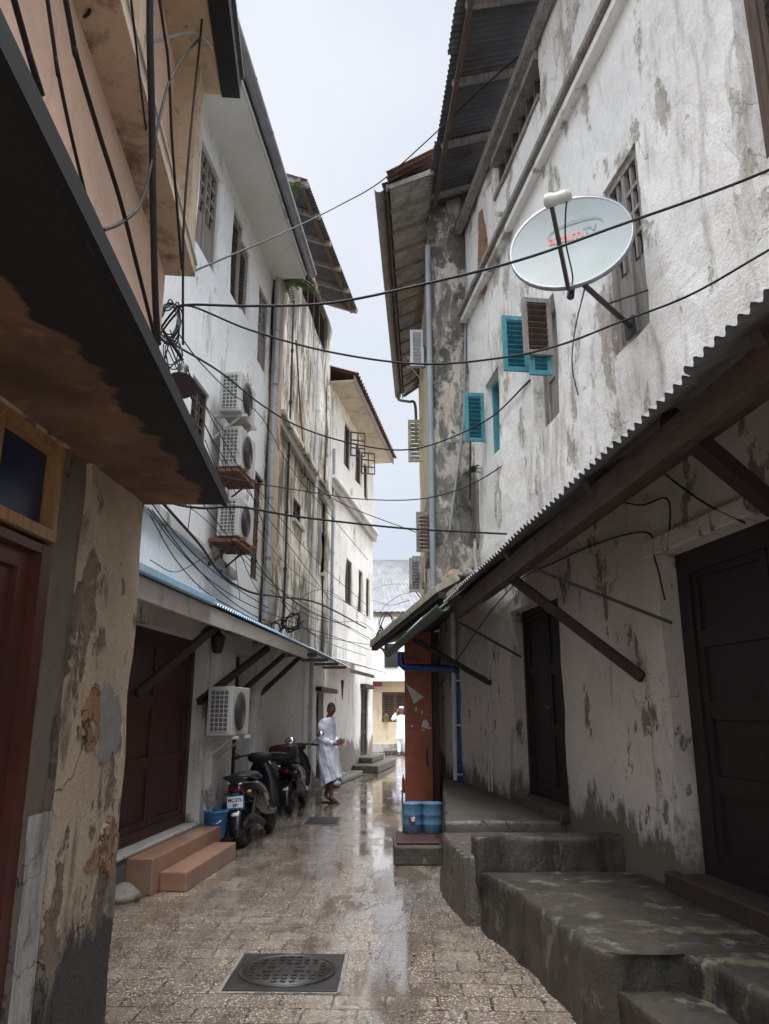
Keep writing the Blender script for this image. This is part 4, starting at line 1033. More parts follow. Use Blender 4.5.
for k in range(5):
    p = q0.lerp(q1, k / 5); mb = MB(); mb.beam(p + Vector((-.0, 0, .12)), p + Vector((-.0, 0, .49)), .05, .05, up=Vector((0, 1, 0))); mb  .build('fluting', 'concrete', plat, bevel=.012)

# ================================================================== RIGHT CORNER HOUSE (E2)
hE = thing('town_house', (1.5, 13, 0), 'weathered narrow house with blackened yellow flank and shuttered cream front', 'house')
YF = 10.95
EF = Fac((atY(432, 400, YF).x, YF), (dX(YF) + .4, YF + .02), 'L')      # flank, faces down the lane
EF.n = Vector((0, -1, 0))
ES = Fac((atY(432, 400, YF).x, YF), (atY(432, 400, YF).x + .14, 18.2), 'R')
zEt = atY(450, 195, YF).z
x0 = EF.A.x
w = MB(); wall(w, EF, 0, EF.L, 3.2, zEt, depth=.2, step=.2, wob=.035); w.build('wall', 'flank_wall', hE)
w = MB(); wall(w, ES, 0.12, ES.L, 3.2, zEt, depth=3, step=.5, wob=.01, d=-.004); w.build('wall', 'cream_wall', hE)
w = MB(); w.box((2.4, 15.8, 1.5), (3.2, 4.7, 2.9)); w.build('wall', 'right_low', hE)
# eave with tile soffit, gutter
ez = atY(388, 290, 13.5)
gN = atZ(379, 188, 9.3); gF = atZ(398, 396, 9.3); zg = 9.3; print('gutE', gN, gF, x0)
gN = Vector((gN.x, gN.y, zg)); gF = Vector((gF.x, gF.y, zg))
# soffit
mb = MB(); mb.hexa([(gN.x + .16, gN.y, zg + .02), (x0 + .02, gN.y, zg + .3), (x0 + .14, gF.y, zg + .3), (gF.x + .16, gF.y, zg + .02), (gN.x + .16, gN.y, zg + .06), (x0 + .02, gN.y, zg + .36), (x0 + .14, gF.y, zg + .36), (gF.x + .16, gF.y, zg + .06)])
mb.build('soffit', 'soffit_tile', hE)
for k in range(15):
    a = k / 14; p = Vector((gN.x + .14, gN.y, zg)).lerp(Vector((gF.x + .14, gF.y, zg)), a); q = Vector((x0 + .02, gN.y, zg + .28)).lerp(Vector((x0 + .14, gF.y, zg + .28)), a)
    MB().beam(p, q, .05, .07).build('rafter', 'wood_grey', hE)
MB().beam(gN + Vector((.12, 0, .0)), gF + Vector((.12, 0, 0)), .03, .12).build('fascia', 'black', hE)
mb = MB(); corr(mb, gN + Vector((.05, 0, .08)), gF + Vector((.05, 0, .08)), Vector((4, gF.y, zg + 1.6)), Vector((4, gN.y, zg + 1.6)), pitch=.2, amp=.03, rows=3, wav=.02); mb.build('roof', 'tin_rust', hE)
mb = MB(); corr(mb, gN + Vector((.12, -.25, .1)), gN + Vector((.14, 1.6, .14)), gN + Vector((.9, 1.6, .75)), gN + Vector((.85, -.15, .6)), pitch=.13, amp=.03, rows=2); mb.build('roof_patch', 'tin_rust', hE)
gutter(gN, gF, .075, 'gutter_brown', hE)
q = gF + Vector((0, -.3, -.08)); MB().tube(spline([q, q + Vector((.02, 0, -.15)), q + Vector((.25, .0, -.2)), q + Vector((.42, .1, -.25)), q + Vector((.44, .1, -1.2))], 6), .035, 8).build('downpipe', 'gutter_brown', hE)
# corner pipe up the flank edge
MB().tube([(x0 - .03, YF - .05, 3.1), (x0 - .03, YF - .05, zEt * .9)], .045, 10).build('drainpipe', 'pipe_grey', hE)
MB().tube([EF.at(468, 200, .04), EF.at(464, 420, .06), EF.at(450, 530, .06)], .018, 8).build('drainpipe', 'pipe_grey', hE)
MB().tube([EF.at(468, 190, .04), EF.at(472, 300, .05), EF.at(470, 500, .05)], .012, 8).build('conduit', 'black', hE)
# shutters standing off the cream front (facing down the lane)
def eshut(px0, py0, px1, py1, Y, mat, slats=9):
    a = atY(px0, py0, Y); b = atY(px1, py1, Y); sf = MB(); ss = MB()
    slatleaf(sf, ss, (b.x, Y), (-1, 0.0, 0), b.x - a.x, b.z, a.z, slats=slats, fr=.05)
    sf.build('shutter', mat, hE); ss.build('slat', mat, hE)
eshut(410, 330, 424, 366, 12.2, 'tin_light'); eshut(408, 420, 422, 462, 12.4, 'moss_roof'); eshut(416, 512, 433, 552, 11.6, 'wood_grey'); eshut(409, 558, 422, 592, 12.6, 'old_cement')
for (px, pyt, pyb, Y) in ((424, 318, 350, 12.3), (428, 500, 560, 11.8)):
    a = atY(px, pyt, Y); b = atY(px, pyb, Y); MB().box((x0 - .02, Y + .3, (a.z + b.z) / 2), (.08, .9, a.z - b.z)).build('window', 'wood_grey', hE)
def ac_simple(px, py, Y, label, s=.5):
    t = ac(ES, px, py, .05, .7, s, .22, label, uz=(Y - YF, atY(px, py, Y).z), rust=False, bracket='ac_white', group='air conditioners on the right house front')
ac_simple(421, 350, 14.5, 'upper air conditioner on the cream front, above the blackened flank'); ac_simple(421, 572, 14.5, 'lower air conditioner on the cream front, just above the gutter')
# lower lean-to with green gutter
aw = hE
GA = Vector((.66, 8.55, 2.76)); GB = atZ(388, 653, 2.62)
print('greengutter', GB)
gutter(GA, GB, .075, 'gutter_green', hE)
mb = MB(); corr(mb, GA + Vector((.06, .15, .06)), GB + Vector((.06, 0, .06)), Vector((1.0, 14.3, 3.1)), Vector((1.45, 8.7, 3.3)), pitch=.085, amp=.014, rows=3); mb.build('awning_sheet', 'tin_dark', hE)
ba = atY(436, 588, 9.6); bb = atZ(370, 642, 2.85); print('board', ba, bb)
mb = MB(); mb.hexa([ba + Vector((0, 0, -.06)), bb + Vector((0, 0, -.10)), bb + Vector((.5, .1, .02)), ba + Vector((.3, 0, .1)), ba + Vector((0, 0, .03)), bb + Vector((0, 0, .02)), bb + Vector((.5, .1, .16)), ba + Vector((.3, 0, .25))]); mb.build('eave_board', 'moss_roof', hE)
mb = MB(); mb.beam(ba + Vector((.08, 0, -.09)), bb + Vector((.08, 0, -.12)), .1, .08); mb.build('awning_beam', 'wood_dark', hE)
# blue pipe
Yp = 12.3
b0 = atY(401, 652, Yp); b1 = atY(401, 667, Yp); b2 = atY(457, 669, 12.0); b3 = atY(460, 674, 12.0); b4 = atY(461, 790, 12.0); b5 = atY(448, 798, 11.8)
pp = thing('water_pipe', b4, 'dark blue plastic downpipe from the green gutter, beside red post', 'pipe')
MB().tube([b0, b1 + Vector((0, 0, .04)), b1 + Vector((.05, 0, 0)), b2 - Vector((.03, 0, 0)), b3, b4 + Vector((0, 0, .08)), b4, b5], .058, 12).build('pipe_run', 'pipe_blue', pp)
mb = MB()
for z in (b3.z - .1, (b3.z * .55 + b4.z * .45), b4.z + .22): mb.lathe([(.063, -.012), (.063, .012)], (b3.x + (b4.x - b3.x) * (b3.z - z) / (b3.z - b4.z), 12.0, z), n=12)
mb.build('clip', 'pipe_white', pp)
# red-brown post / panel
Yr = 13.0
pa = atY(405, 700, Yr); pb = atY(432, 700, Yr); pc = atY(439, 700, Yr)
post = thing('wooden_post', ((pa.x + pb.x) / 2, Yr, 0), 'red brown painted board post with torn posters and latch', 'post')
MB().box(((pa.x + pb.x) / 2, Yr + .15, 1.45), (pb.x - pa.x, .3, 2.9)).build('post_board', 'red_brown', post, bevel=.01)
MB().box(((pb.x + pc.x) / 2 + .005, Yr + .2, 1.45), (pc.x - pb.x, .24, 2.88)).build('side_board', 'wood_door', post, bevel=.006)
mb = MB(); q = [atY(406, 684, Yr - .012), atY(424, 697, Yr - .03), atY(414, 704, Yr - .012)]
mb.add(q + [v + Vector((0, .004, 0)) for v in q], [(0, 1, 2), (3, 5, 4), (0, 3, 4, 1), (1, 4, 5, 2), (2, 5, 3, 0)]); mb.build('torn_poster', 'paper', post)
PF = Fac((0, Yr), (2, Yr), 'L'); PF.n = Vector((0, -1, 0))
for k, (x, y, a, b) in enumerate(((425, 724, 4, 4), (416, 709, 1, 2.5), (412, 726, 1.6, 1), (429, 728, 2.5, 1), (422, 712, 1, 2), (423, 730, 1.5, .8))): blob(PF, x, y, a, b, .001, 'paper', post, 'paper_scrap', k + 20, th=.003, n=12)
MB().tube([atY(427, 748, Yr - .02), atY(427, 757, Yr - .04), atY(428, 766, Yr - .02)], .012).build('latch', 'black', post)
# kerb block with blue drums
blk = thing('kerb_block', (.45, 9.3, 0), 'square concrete kerb block under the two blue drums', 'block')
k0 = atZ(394, 866, 0); k1 = atZ(443, 866, 0)
MB().box(((k0.x + k1.x) / 2, k0.y + .45, .1), (k1.x - k0.x, .9, .2)).build('block_body', 'concrete', blk, bevel=.025)
MB().box(((k0.x + k1.x) / 2, k0.y + .46, .215), (k1.x - k0.x - .06, .8, .03))  .build('slab', 'wood_door', blk, bevel=.01)
for k, (px, lb) in enumerate(((413, 'left blue drum with torn label, on the kerb block'), (433, 'right blue drum without label, on the kerb block'))):
    c = atZ(px, 834, .23); r = .115
    t = thing('blue_drum', (c.x, c.y + r, .23), lb, 'drum', 'blue drums at the post foot')
    prof = [(r * .9, 0), (r, .012), (r, .09), (r * 1.04, .1), (r, .11), (r, .19), (r * 1.04, .2), (r, .21), (r, .31), (r * 1.05, .325), (r * .98, .335), (r * .9, .33)]
    MB().lathe(prof, (c.x, c.y + r, .23), n=28).build('drum_body', 'barrel_blue', t)
    if k == 0:
        F2 = Fac((c.x - .5, c.y), (c.x + .5, c.y), 'L'); F2.n = Vector((0, -1, 0))
        blob(F2, px - .5, 821, 3.6, 4.5, .004, 'red_lens', t, 'drum_label', 31, th=.005, n=12); blob(F2, px, 819, 2.2, 2.5, .010, 'paper', t, 'drum_label', 33, th=.005, n=12)
# bottle stand
p = atZ(407.5, 806, 0); p.y -= 0
t = thing('bottle_stand', (p.x, p.y, 0), 'small grey stool of orange bottles beside the red brown post', 'stool')
mb = MB(); mb.box((p.x, p.y, .24), (.22, .22, .03))
for sx in (-.09, .09):
    for sy in (-.09, .09): mb.beam((p.x + sx, p.y + sy, 0), (p.x + sx, p.y + sy, .23), .025, .025)
mb.build('stool_frame', 'wood_grey', t)
for k in range(6):
    x = p.x - .07 + .07 * (k % 3); y = p.y - .05 + .1 * (k // 3); col = ('bottle_orange', 'red_lens', 'bottle_yellow')[k % 3]
    o = MB().lathe([(.025, 0), (.028, .01), (.028, .18), (.01, .24), (.01, .27), (.001, .27)], (x, y, .256), n=10).build('bottle', col, base=(x, y, .256))
    tag(o, ('orange', 'dark red', 'yellow')[k % 3] + (' bottle in front row on the grey stool' if k < 3 else ' bottle in back row on the grey stool'), 'bottle', 'bottles on the stool')

# ================================================================== SATELLITE DISH
def dish():
    c = RD.at(570, 241, .62); base = RD.at(630, 326, .0)
    t = thing('satellite_dish', base, 'grey satellite dish on a dark arm with red and grey lettering', 'satellite dish')
    # axis : normal of the dish, facing out over the lane and up
    ex = Vector((.93, -.36, .09)).normalized()          # long direction in dish plane
    view = (EYE - c).normalized()
    nrm = Vector((-.35, -.9, .25))
    nrm = (nrm - ex * nrm.dot(ex)).normalized(); ey = nrm.cross(ex).normalized()
    if ey.z < 0: ey = -ey
    a, b = .47, .47
    def dp(r, th, off=0):
        return c + ex * (a * r * math.cos(th)) + ey * (b * r * math.sin(th)) + nrm * (.075 * (r * r - 1) + off)
    n = 48
    rings = []
    for k in range(0, 11): rings.append([dp(max(.01, k / 10), 2 * PI * i / n) for i in range(n)])
    rings.append([dp(1.02, 2 * PI * i / n, -.0) for i in range(n)]); rings.append([dp(1.02, 2 * PI * i / n, -.03) for i in range(n)])
    for k in range(10, -1, -1): rings.append([dp(max(.01, k / 10), 2 * PI * i / n, -.012) for i in range(n)])
    mb = MB(); mb.loft(rings, cap=False); mb.build('reflector', 'dish', t)
    mb = MB()
    rings = [[dp(r_, 2 * PI * i / n, o_) for i in range(n)] for r_, o_ in ((.995, .004), (1.03, .004), (1.03, -.035), (.995, -.035), (.995, .004))]
    mb.loft(rings, cap=False); mb.build('rim', 'gutter_grey', t)
    # logo swoosh + lettering, lying on the reflector
    def lp(x, y, off=.004): 
        r2 = x * x / (a * a) + y * y / (b * b); return c + ex * x + ey * y + nrm * (.075 * (r2 - 1) + off)
    mb = MB(); m = 24; out = []; inn = []
    for i in range(m + 1):
        th = R(-8) + R(196) * i / m; w_ = .012 + .022 * math.sin(PI * i / m)
        out.append(lp(.05 + .22 * math.cos(th), .17 + .1 * math.sin(th))); inn.append(lp(.05 + (.22 - w_) * math.cos(th), .17 + (.1 - w_) * math.sin(th)))
    mb.loft([out, inn], cap=False, closed=False); mb.build('logo', 'dish_logo', t)
    def text(s, x, y, size, mat):
        cu = bpy.data.curves.new('txt', 'FONT'); cu.body = s; cu.size = size; cu.offset = .0016
        ob = bpy.data.objects.new('txt', cu); COL.objects.link(ob)
        dg = bpy.context.evaluated_depsgraph_get(); me = bpy.data.meshes.new_from_object(ob.evaluated_get(dg))
        vs = [v.co.copy() for v in me.vertices]; fs = [list(p.vertices) for p in me.polygons]
        bpy.data.objects.remove(ob); mb = MB(); wd = max(v.x for v in vs)
        mb.add([lp(x + v.x, y + v.y, .006) for v in vs], fs); mb.build('lettering', mat, t); return wd
    wd = text('azam', -.17, .085, .135, 'dish_red'); text('TV', -.17 + wd + .008, .10, .09, 'dish_logo')
    # feed arm + LNB
    foot = dp(1.03, R(262), -.03)
    head = c + nrm * .52 + ey * -.05 + ex * -.06
    head = atY(551, 203, head.y); 
    MB().beam(foot, head, .028, .04).build('feed_arm', 'steel_dark', t)
    hd = head + Vector((0, 0, .02)); dr_ = ex
    MB().tube([hd - ex * .05, hd - ex * .04, hd, hd + ex * .04, hd + ex * .08, hd + ex * .13, hd + ex * .15], [.03, .05, .056, .044, .046, .046, .028], 14).build('feed_head', 'lnb', t)
    MB().tube(spline([hd + ex * .12, hd + Vector((.1, 0, -.12)), foot.lerp(head, .55) + Vector((.05, 0, 0)), foot.lerp(head, .15) + Vector((.05, 0, 0)), foot], 6), .006).build('feed_cable', 'cable', t)
    hub = c - nrm * .2
    MB().tube([foot - nrm * .08, hub], .03, 8).build('back_brace', 'steel_dark', t)
    k1 = foot + ex * .12
    MB().tube([k1, RD.at(632, 328, .0)], .022, 8).tube([k1.lerp(base, .45), RD.at(648, 290, .0)], .008, 6).tube([k1.lerp(base, .45), RD.at(624, 318, .0)], .008, 6).build('mount_arm', 'steel_dark', t)
    MB().fbox(RD, RD.pix(632, 328)[0] - .07, RD.pix(632, 328)[0] + .07, RD.pix(632, 328)[1] - .08, RD.pix(632, 328)[1] + .08, 0, .03).build('wall_plate', 'steel_dark', t)
    cable([k1 + Vector((0, 0, -.02)), RD.at(575, 330, .08), RD.at(572, 365, .03), RD.at(578, 395, .03)], .006, 'thin black cable hanging below the satellite dish')
dish()

# ================================================================== MANHOLES
def manhole(pc, w, d, label, rnd=True, rz=0):
    t = thing('manhole_cover', (pc.x, pc.y, 0), label, 'manhole cover')
    mb = MB(); mb.box((pc.x, pc.y, .002), (w + .05, d + .05, .010), rz); mb.build('surround', 'stone', t)
    mb = MB(); mb.box((pc.x, pc.y, .008), (w, d, .014), rz); mb.build('frame', 'iron', t, bevel=.003)
    rm = Matrix.Rotation(rz, 4, 'Z')
    if rnd:
        mb = MB(); r = min(w, d) * .455
        mb.lathe([(r * 1.0, 0), (r * 1.0, .012), (r * .95, .012), (r * .94, .006), (r * .9, .006), (r * .89, .011), (.001, .011)], (pc.x, pc.y, .012), n=48)
        mb.build('lid', 'iron', t)
        mb = MB()
        for i in range(-5, 6):
            for j in range(-4, 5):
                x = i * .055; y = j * .06
                if x * x + y * y < (r * .82) ** 2 and not (abs(j) <= 1 and abs(i) < 4): mb.box((pc.x + x, pc.y + y, .0255), (.03, .018, .006), .6 if (i + j) % 2 else -.6)
        # cast cipher in the middle: plain raised bars
        for k, x in enumerate((-.14, -.05, .05, .14)):
            mb.box((pc.x + x, pc.y, .0255), (.02, .1, .007)); 
            if k % 2 == 0: mb.box((pc.x + x + .035, pc.y + .04, .0256), (.05, .02, .007)); mb.box((pc.x + x + .035, pc.y - .04, .0256), (.05, .02, .007))
        mb.build('tread', 'iron', t)
    else:
        mb = MB()
        for i in range(12): mb.box((pc.x - w / 2 + .05 + i * (w - .1) / 11, pc.y, .019), (.018, d - .1, .008))
        mb.build('bars', 'iron', t)
pa = atZ(279, 975, 0)
m0 = atZ(222, 993, 0); m1 = atZ(338, 993, 0); m2 = atZ(280, 956, 0)
manhole(Vector(((m0.x + m1.x) / 2, (m0.y + m2.y) / 2, 0)), m1.x - m0.x, m2.y - m0.y, 'large square iron manhole cover with round lid, in the foreground paving', True, R(-1))
m0 = atZ(300, 825, 0); m1 = atZ(341, 825, 0); m2 = atZ(320, 818, 0)
manhole(Vector(((m0.x + m1.x) / 2, (m0.y + m2.y) / 2, 0)), m1.x - m0.x - .1, m2.y - m0.y, 'small flat drain cover near the standing man', False)

# ================================================================== SCOOTERS
def scooter(label, pr, pf, box=False, plate=True):
    pr = Vector((pr[0], pr[1], 0)); pf = Vector((pf[0], pf[1], 0)); mid = (pr + pf) / 2
    ang = math.atan2(pf.y - pr.y, pf.x - pr.x)
    XF = Matrix.Translation(mid) @ Matrix.Rotation(ang, 4, 'Z') @ Matrix.Rotation(R(-5), 4, 'X') @ Matrix.Diagonal((1.03, 1.12, 1.04, 1))
    t = thing('scooter', mid, label, 'scooter', 'scooters parked by the left wall')
    def fin(mb, name, mat, parent=None, bevel=0):
        for i in range(len(mb.v)): mb.v[i] = XF @ mb.v[i]
        return mb.build(name, mat, parent or t, bevel=bevel)
    def rx(x, cz, hw, hh, n=16, p=2.6):
        out = []
        for k in range(n):
            a = 2 * PI * k / n; ca, sa = math.cos(a), math.sin(a)
            out.append(Vector((x, hw * math.copysign(abs(ca) ** (2 / p), ca), cz + hh * math.copysign(abs(sa) ** (2 / p), sa))))
        return out
    # wheels
    for wx in (-.62, .62):
        r = .245; mb = MB(); prof = []
        rings = []
        for k in range(33):
            a = 2 * PI * k / 32; rings.append([Vector((wx + (r - .05 + .052 * math.cos(b)) * math.cos(a), .05 * math.sin(b), r + (r - .05 + .052 * math.cos(b)) * math.sin(a))) for b in [2 * PI * j / 10 for j in range(10)]])
        mb.loft(rings, cap=False); wh = fin(mb, 'wheel', 'rubber')
        mb = MB(); mb.lathe([(.165, -.035), (.175, -.035), (.175, .035), (.165, .035), (.165, -.035)], (wx, 0, r), axis='Y', n=28); mb.lathe([(.001, -.06), (.045, -.06), (.045, .06), (.001, .06)], (wx, 0, r), axis='Y', n=14)
        for k in range(5):
            a = 2 * PI * k / 5; mb.beam((wx, 0, r), (wx + .17 * math.cos(a), 0, r + .17 * math.sin(a)), .02, .035, up=Vector((0, 1, 0)))
        fin(mb, 'rim', 'steel_dark', wh)
        mb = MB(); mb.lathe([(.001, .045), (.1, .045), (.1, .052), (.001, .052)], (wx, 0, r), axis='Y', n=20); fin(mb, 'brake_disc', 'chrome', wh)
    # tail body
    mb = MB(); mb.loft([rx(-.80, .70, .03, .02), rx(-.78, .69, .08, .045), rx(-.70, .66, .12, .09), rx(-.60, .63, .155, .13), rx(-.40, .59, .175, .17), rx(-.15, .52, .175, .2), rx(0, .45, .15, .17), rx(.1, .33, .14, .07), rx(.3, .29, .15, .045), rx(.42, .31, .155, .06)]); fin(mb, 'body', 'moto_black')
    # side trim
    for s in (-1, 1):
        mb = MB(); mb.tube(spline([(-.76, s * .09, .73), (-.5, s * .15, .70), (-.2, s * .172, .60), (-.02, s * .16, .46)], 6), .013, 6); fin(mb, 'trim', 'chrome')
    # engine and swingarm
    mb = MB(); mb.loft([rx(-.62, .25, .05, .05), rx(-.5, .27, .09, .08), rx(-.28, .30, .11, .1), rx(-.12, .34, .08, .08)]); mb.box((-.4, .1, .27), (.5, .06, .14)); fin(mb, 'engine', 'steel_dark')
    mb = MB(); mb.tube(spline([(-.2, -.1, .24), (-.35, -.17, .22), (-.5, -.19, .26), (-.86, -.19, .36)], 6), [.02] * 6 + [.025] * 3 + [.036] * 10, 12); fin(mb, 'exhaust', 'moto_matte')
    mb = MB(); mb.tube([(-.62, .12, .3), (-.52, .14, .58)], .026, 8); fin(mb, 'shock_absorber', 'moto_matte'); mb = MB(); mb.tube([(-.62, -.12, .3), (-.52, -.14, .58)], .026, 8); fin(mb, 'shock_absorber', 'moto_matte')
    # leg shield and fork cowl
    def rz_(cx, z, hw, ht, n=16): return [Vector((cx + ht * math.sin(2 * PI * k / n), hw * math.cos(2 * PI * k / n), z)) for k in range(n)]
    mb = MB(); mb.loft([rz_(.46, .26, .13, .05), rz_(.43, .4, .17, .06), rz_(.40, .6, .2, .07), rz_(.35, .78, .17, .07), rz_(.31, .9, .1, .055)]); fin(mb, 'leg_shield', 'moto_black')
    mb = MB(); mb.loft([rz_(.30, .88, .06, .05), rz_(.30, .93, .15, .09), rz_(.28, .99, .16, .09), rz_(.26, 1.03, .1, .05)]); fin(mb, 'handlebar_cowl', 'moto_matte')
    mb = MB(); mb.tube(spline([(.62, .07, .25), (.5, .06, .55), (.38, .03, .8)], 4), .022, 8).tube(spline([(.62, -.07, .25), (.5, -.06, .55), (.38, -.03, .8)], 4), .022, 8); fin(mb, 'fork', 'steel_dark')
    for cx, s0, s1, nm in ((.62, 20, 160, 'front_fender'), (-.62, 35, 200, 'rear_fender')):
        mb = MB(); rings = []
        for k in range(13):
            a = R(s0 + (s1 - s0) * k / 12); rings.append([Vector((cx + rr_ * math.cos(a), y, .245 + rr_ * math.sin(a))) for (y, rr_) in ((-.075, .25), (-.06, .278), (0, .292), (.06, .278), (.075, .25), (.06, .272), (0, .284), (-.06, .272))])
        mb.loft(rings); fin(mb, nm, 'moto_black')
    mb = MB(); mb.tube(spline([(.2, .36, .97), (.26, .2, 1.0), (.29, 0, 1.0), (.26, -.2, 1.0), (.2, -.36, .97)], 5), .014, 8); hb = fin(mb, 'handlebar', 'steel_dark')
    for s in (-1, 1):
        mb = MB(); mb.tube([(.24, s * .25, .99), (.19, s * .37, .97)], .019, 8); fin(mb, 'grip', 'rubber', hb)
        mb = MB(); mb.tube([(.26, s * .24, 1.0), (.25, s * .32, 1.05), (.24, s * .37, 1.11)], .007, 6); mr = fin(mb, 'mirror', 'black')
        mb = MB(); mb.ball((.25, s * .39, 1.14), (.018, .065, .045), 10); fin(mb, 'mirror_shell', 'black', mr)
        mb = MB(); mb.ball((.236, s * .39, 1.142), (.012, .058, .04), 10); fin(mb, 'mirror_glass', 'mirror', mr)
        mb = MB(); mb.ball((-.74, s * .13, .62), (.04, .03, .025), 8); fin(mb, 'indicator', 'amber')
    mb = MB(); mb.loft([rx(-.74, .76, .1, .03), rx(-.6, .79, .14, .045), rx(-.35, .79, .15, .05), rx(-.2, .75, .14, .04), rx(-.02, .74, .1, .04), rx(.04, .72, .06, .02)]); fin(mb, 'seat', 'seat_blk')
    mb = MB(); mb.tube(spline([(-.45, .15, .74), (-.8, .13, .8), (-.84, 0, .81), (-.8, -.13, .8), (-.45, -.15, .74)], 5), .013, 8); fin(mb, 'grab_rail', 'steel_dark')
    mb = MB(); mb.ball((-.785, 0, .655), (.03, .065, .045), 10); fin(mb, 'tail_light', 'red_lens')
    mb = MB(); mb.box((-.84, 0, .52), (.012, .205, .16)); mb.box((-.80, 0, .57), (.07, .06, .1)); pl = fin(mb, 'number_plate', 'plate_blue') if plate else None
    if plate:
        mb = MB(); mb.box((-.848, 0, .523), (.004, .175, .125)); fin(mb, 'plate_face', 'plate_white', pl)
        for s_, zz_, sz in (('MC275', .528, .052), ('EP', .470, .052)):
            cu = bpy.data.curves.new('txt', 'FONT'); cu.body = s_; cu.size = sz; cu.align_x = 'CENTER'; cu.offset = .0015
            ob = bpy.data.objects.new('txt', cu); COL.objects.link(ob); dg = bpy.context.evaluated_depsgraph_get(); me = bpy.data.meshes.new_from_object(ob.evaluated_get(dg))
            mb = MB(); mb.add([Vector((-.8515, -v.co.x, zz_ + v.co.y)) for v in me.vertices], [list(p.vertices) for p in me.polygons]); bpy.data.objects.remove(ob); fin(mb, 'lettering', 'black', pl)
    mb = MB(); mb.ball((-.86, 0, .38), (.02, .045, .03), 8); fin(mb, 'reflector', 'lens_white')
    mb = MB(); mb.box((-.76, 0, .42), (.06, .03, .22)); fin(mb, 'plate_bracket', 'moto_matte')
    mb = MB(); mb.ball((.42, 0, .86), (.05, .1, .06), 10); fin(mb, 'headlight', 'lens_white')
    mb = MB(); mb.tube([(-.1, .12, .22), (-.14, .26, .01)], .012, 6); fin(mb, 'side_stand', 'steel_dark')
    if box:
        mb = MB(); mb.loft([rx(-1.02, .93, .15, .085, p=5), rx(-1.0, .93, .19, .12, p=5), rx(-.74, .93, .2, .125, p=5), rx(-.70, .93, .16, .09, p=5)]); bx_ = fin(mb, 'top_box', 'moto_matte')
        mb = MB(); mb.box((-1.025, 0, 1.0), (.02, .3, .035)); fin(mb, 'box_reflector', 'red_lens', bx_)
        mb = MB(); mb.box((-1.032, 0, .93), (.01, .1, .02)); fin(mb, 'box_badge', 'chrome', bx_)
    return t
r1 = atZ(243, 847, 0); f1 = atZ(266, 834, 0); dv = (f1 - r1).normalized(); f1 = r1 + dv * 1.24
scooter('black scooter with blue edged white number plate, nearest the tiled steps', (r1.x, r1.y), (f1.x, f1.y))
r2 = atZ(290, 814, 0); f2 = atZ(303, 805, 0); dv = (f2 - r2).normalized(); f2 = r2 + dv * 1.24
scooter('black scooter with rear top box, parked ahead beside the man', (r2.x, r2.y), (f2.x, f2.y), box=True, plate=False)
# blue basket
p = LA.P(LA.pix(215, 833, .17)[0], .167, .17)
t = thing('bucket', p, 'blue ribbed plastic bucket between the tiled steps and scooter', 'bucket')
MB().lathe([(.11, .0), (.115, .01), (.125, .08), (.132, .085), (.13, .16), (.137, .165), (.135, .28), (.15, .285), (.15, .3), (.128, .3), (.105, .02)], p, n=24).build('bucket_body', 'plastic_blue', t)
MB().tube(spline([p + Vector((-.14, 0, .28)), p + Vector((-.08, -.1, .2)), p + Vector((.05, -.14, .17)), p + Vector((.14, 0, .28))], 5), .005).build('handle', 'chrome', t)

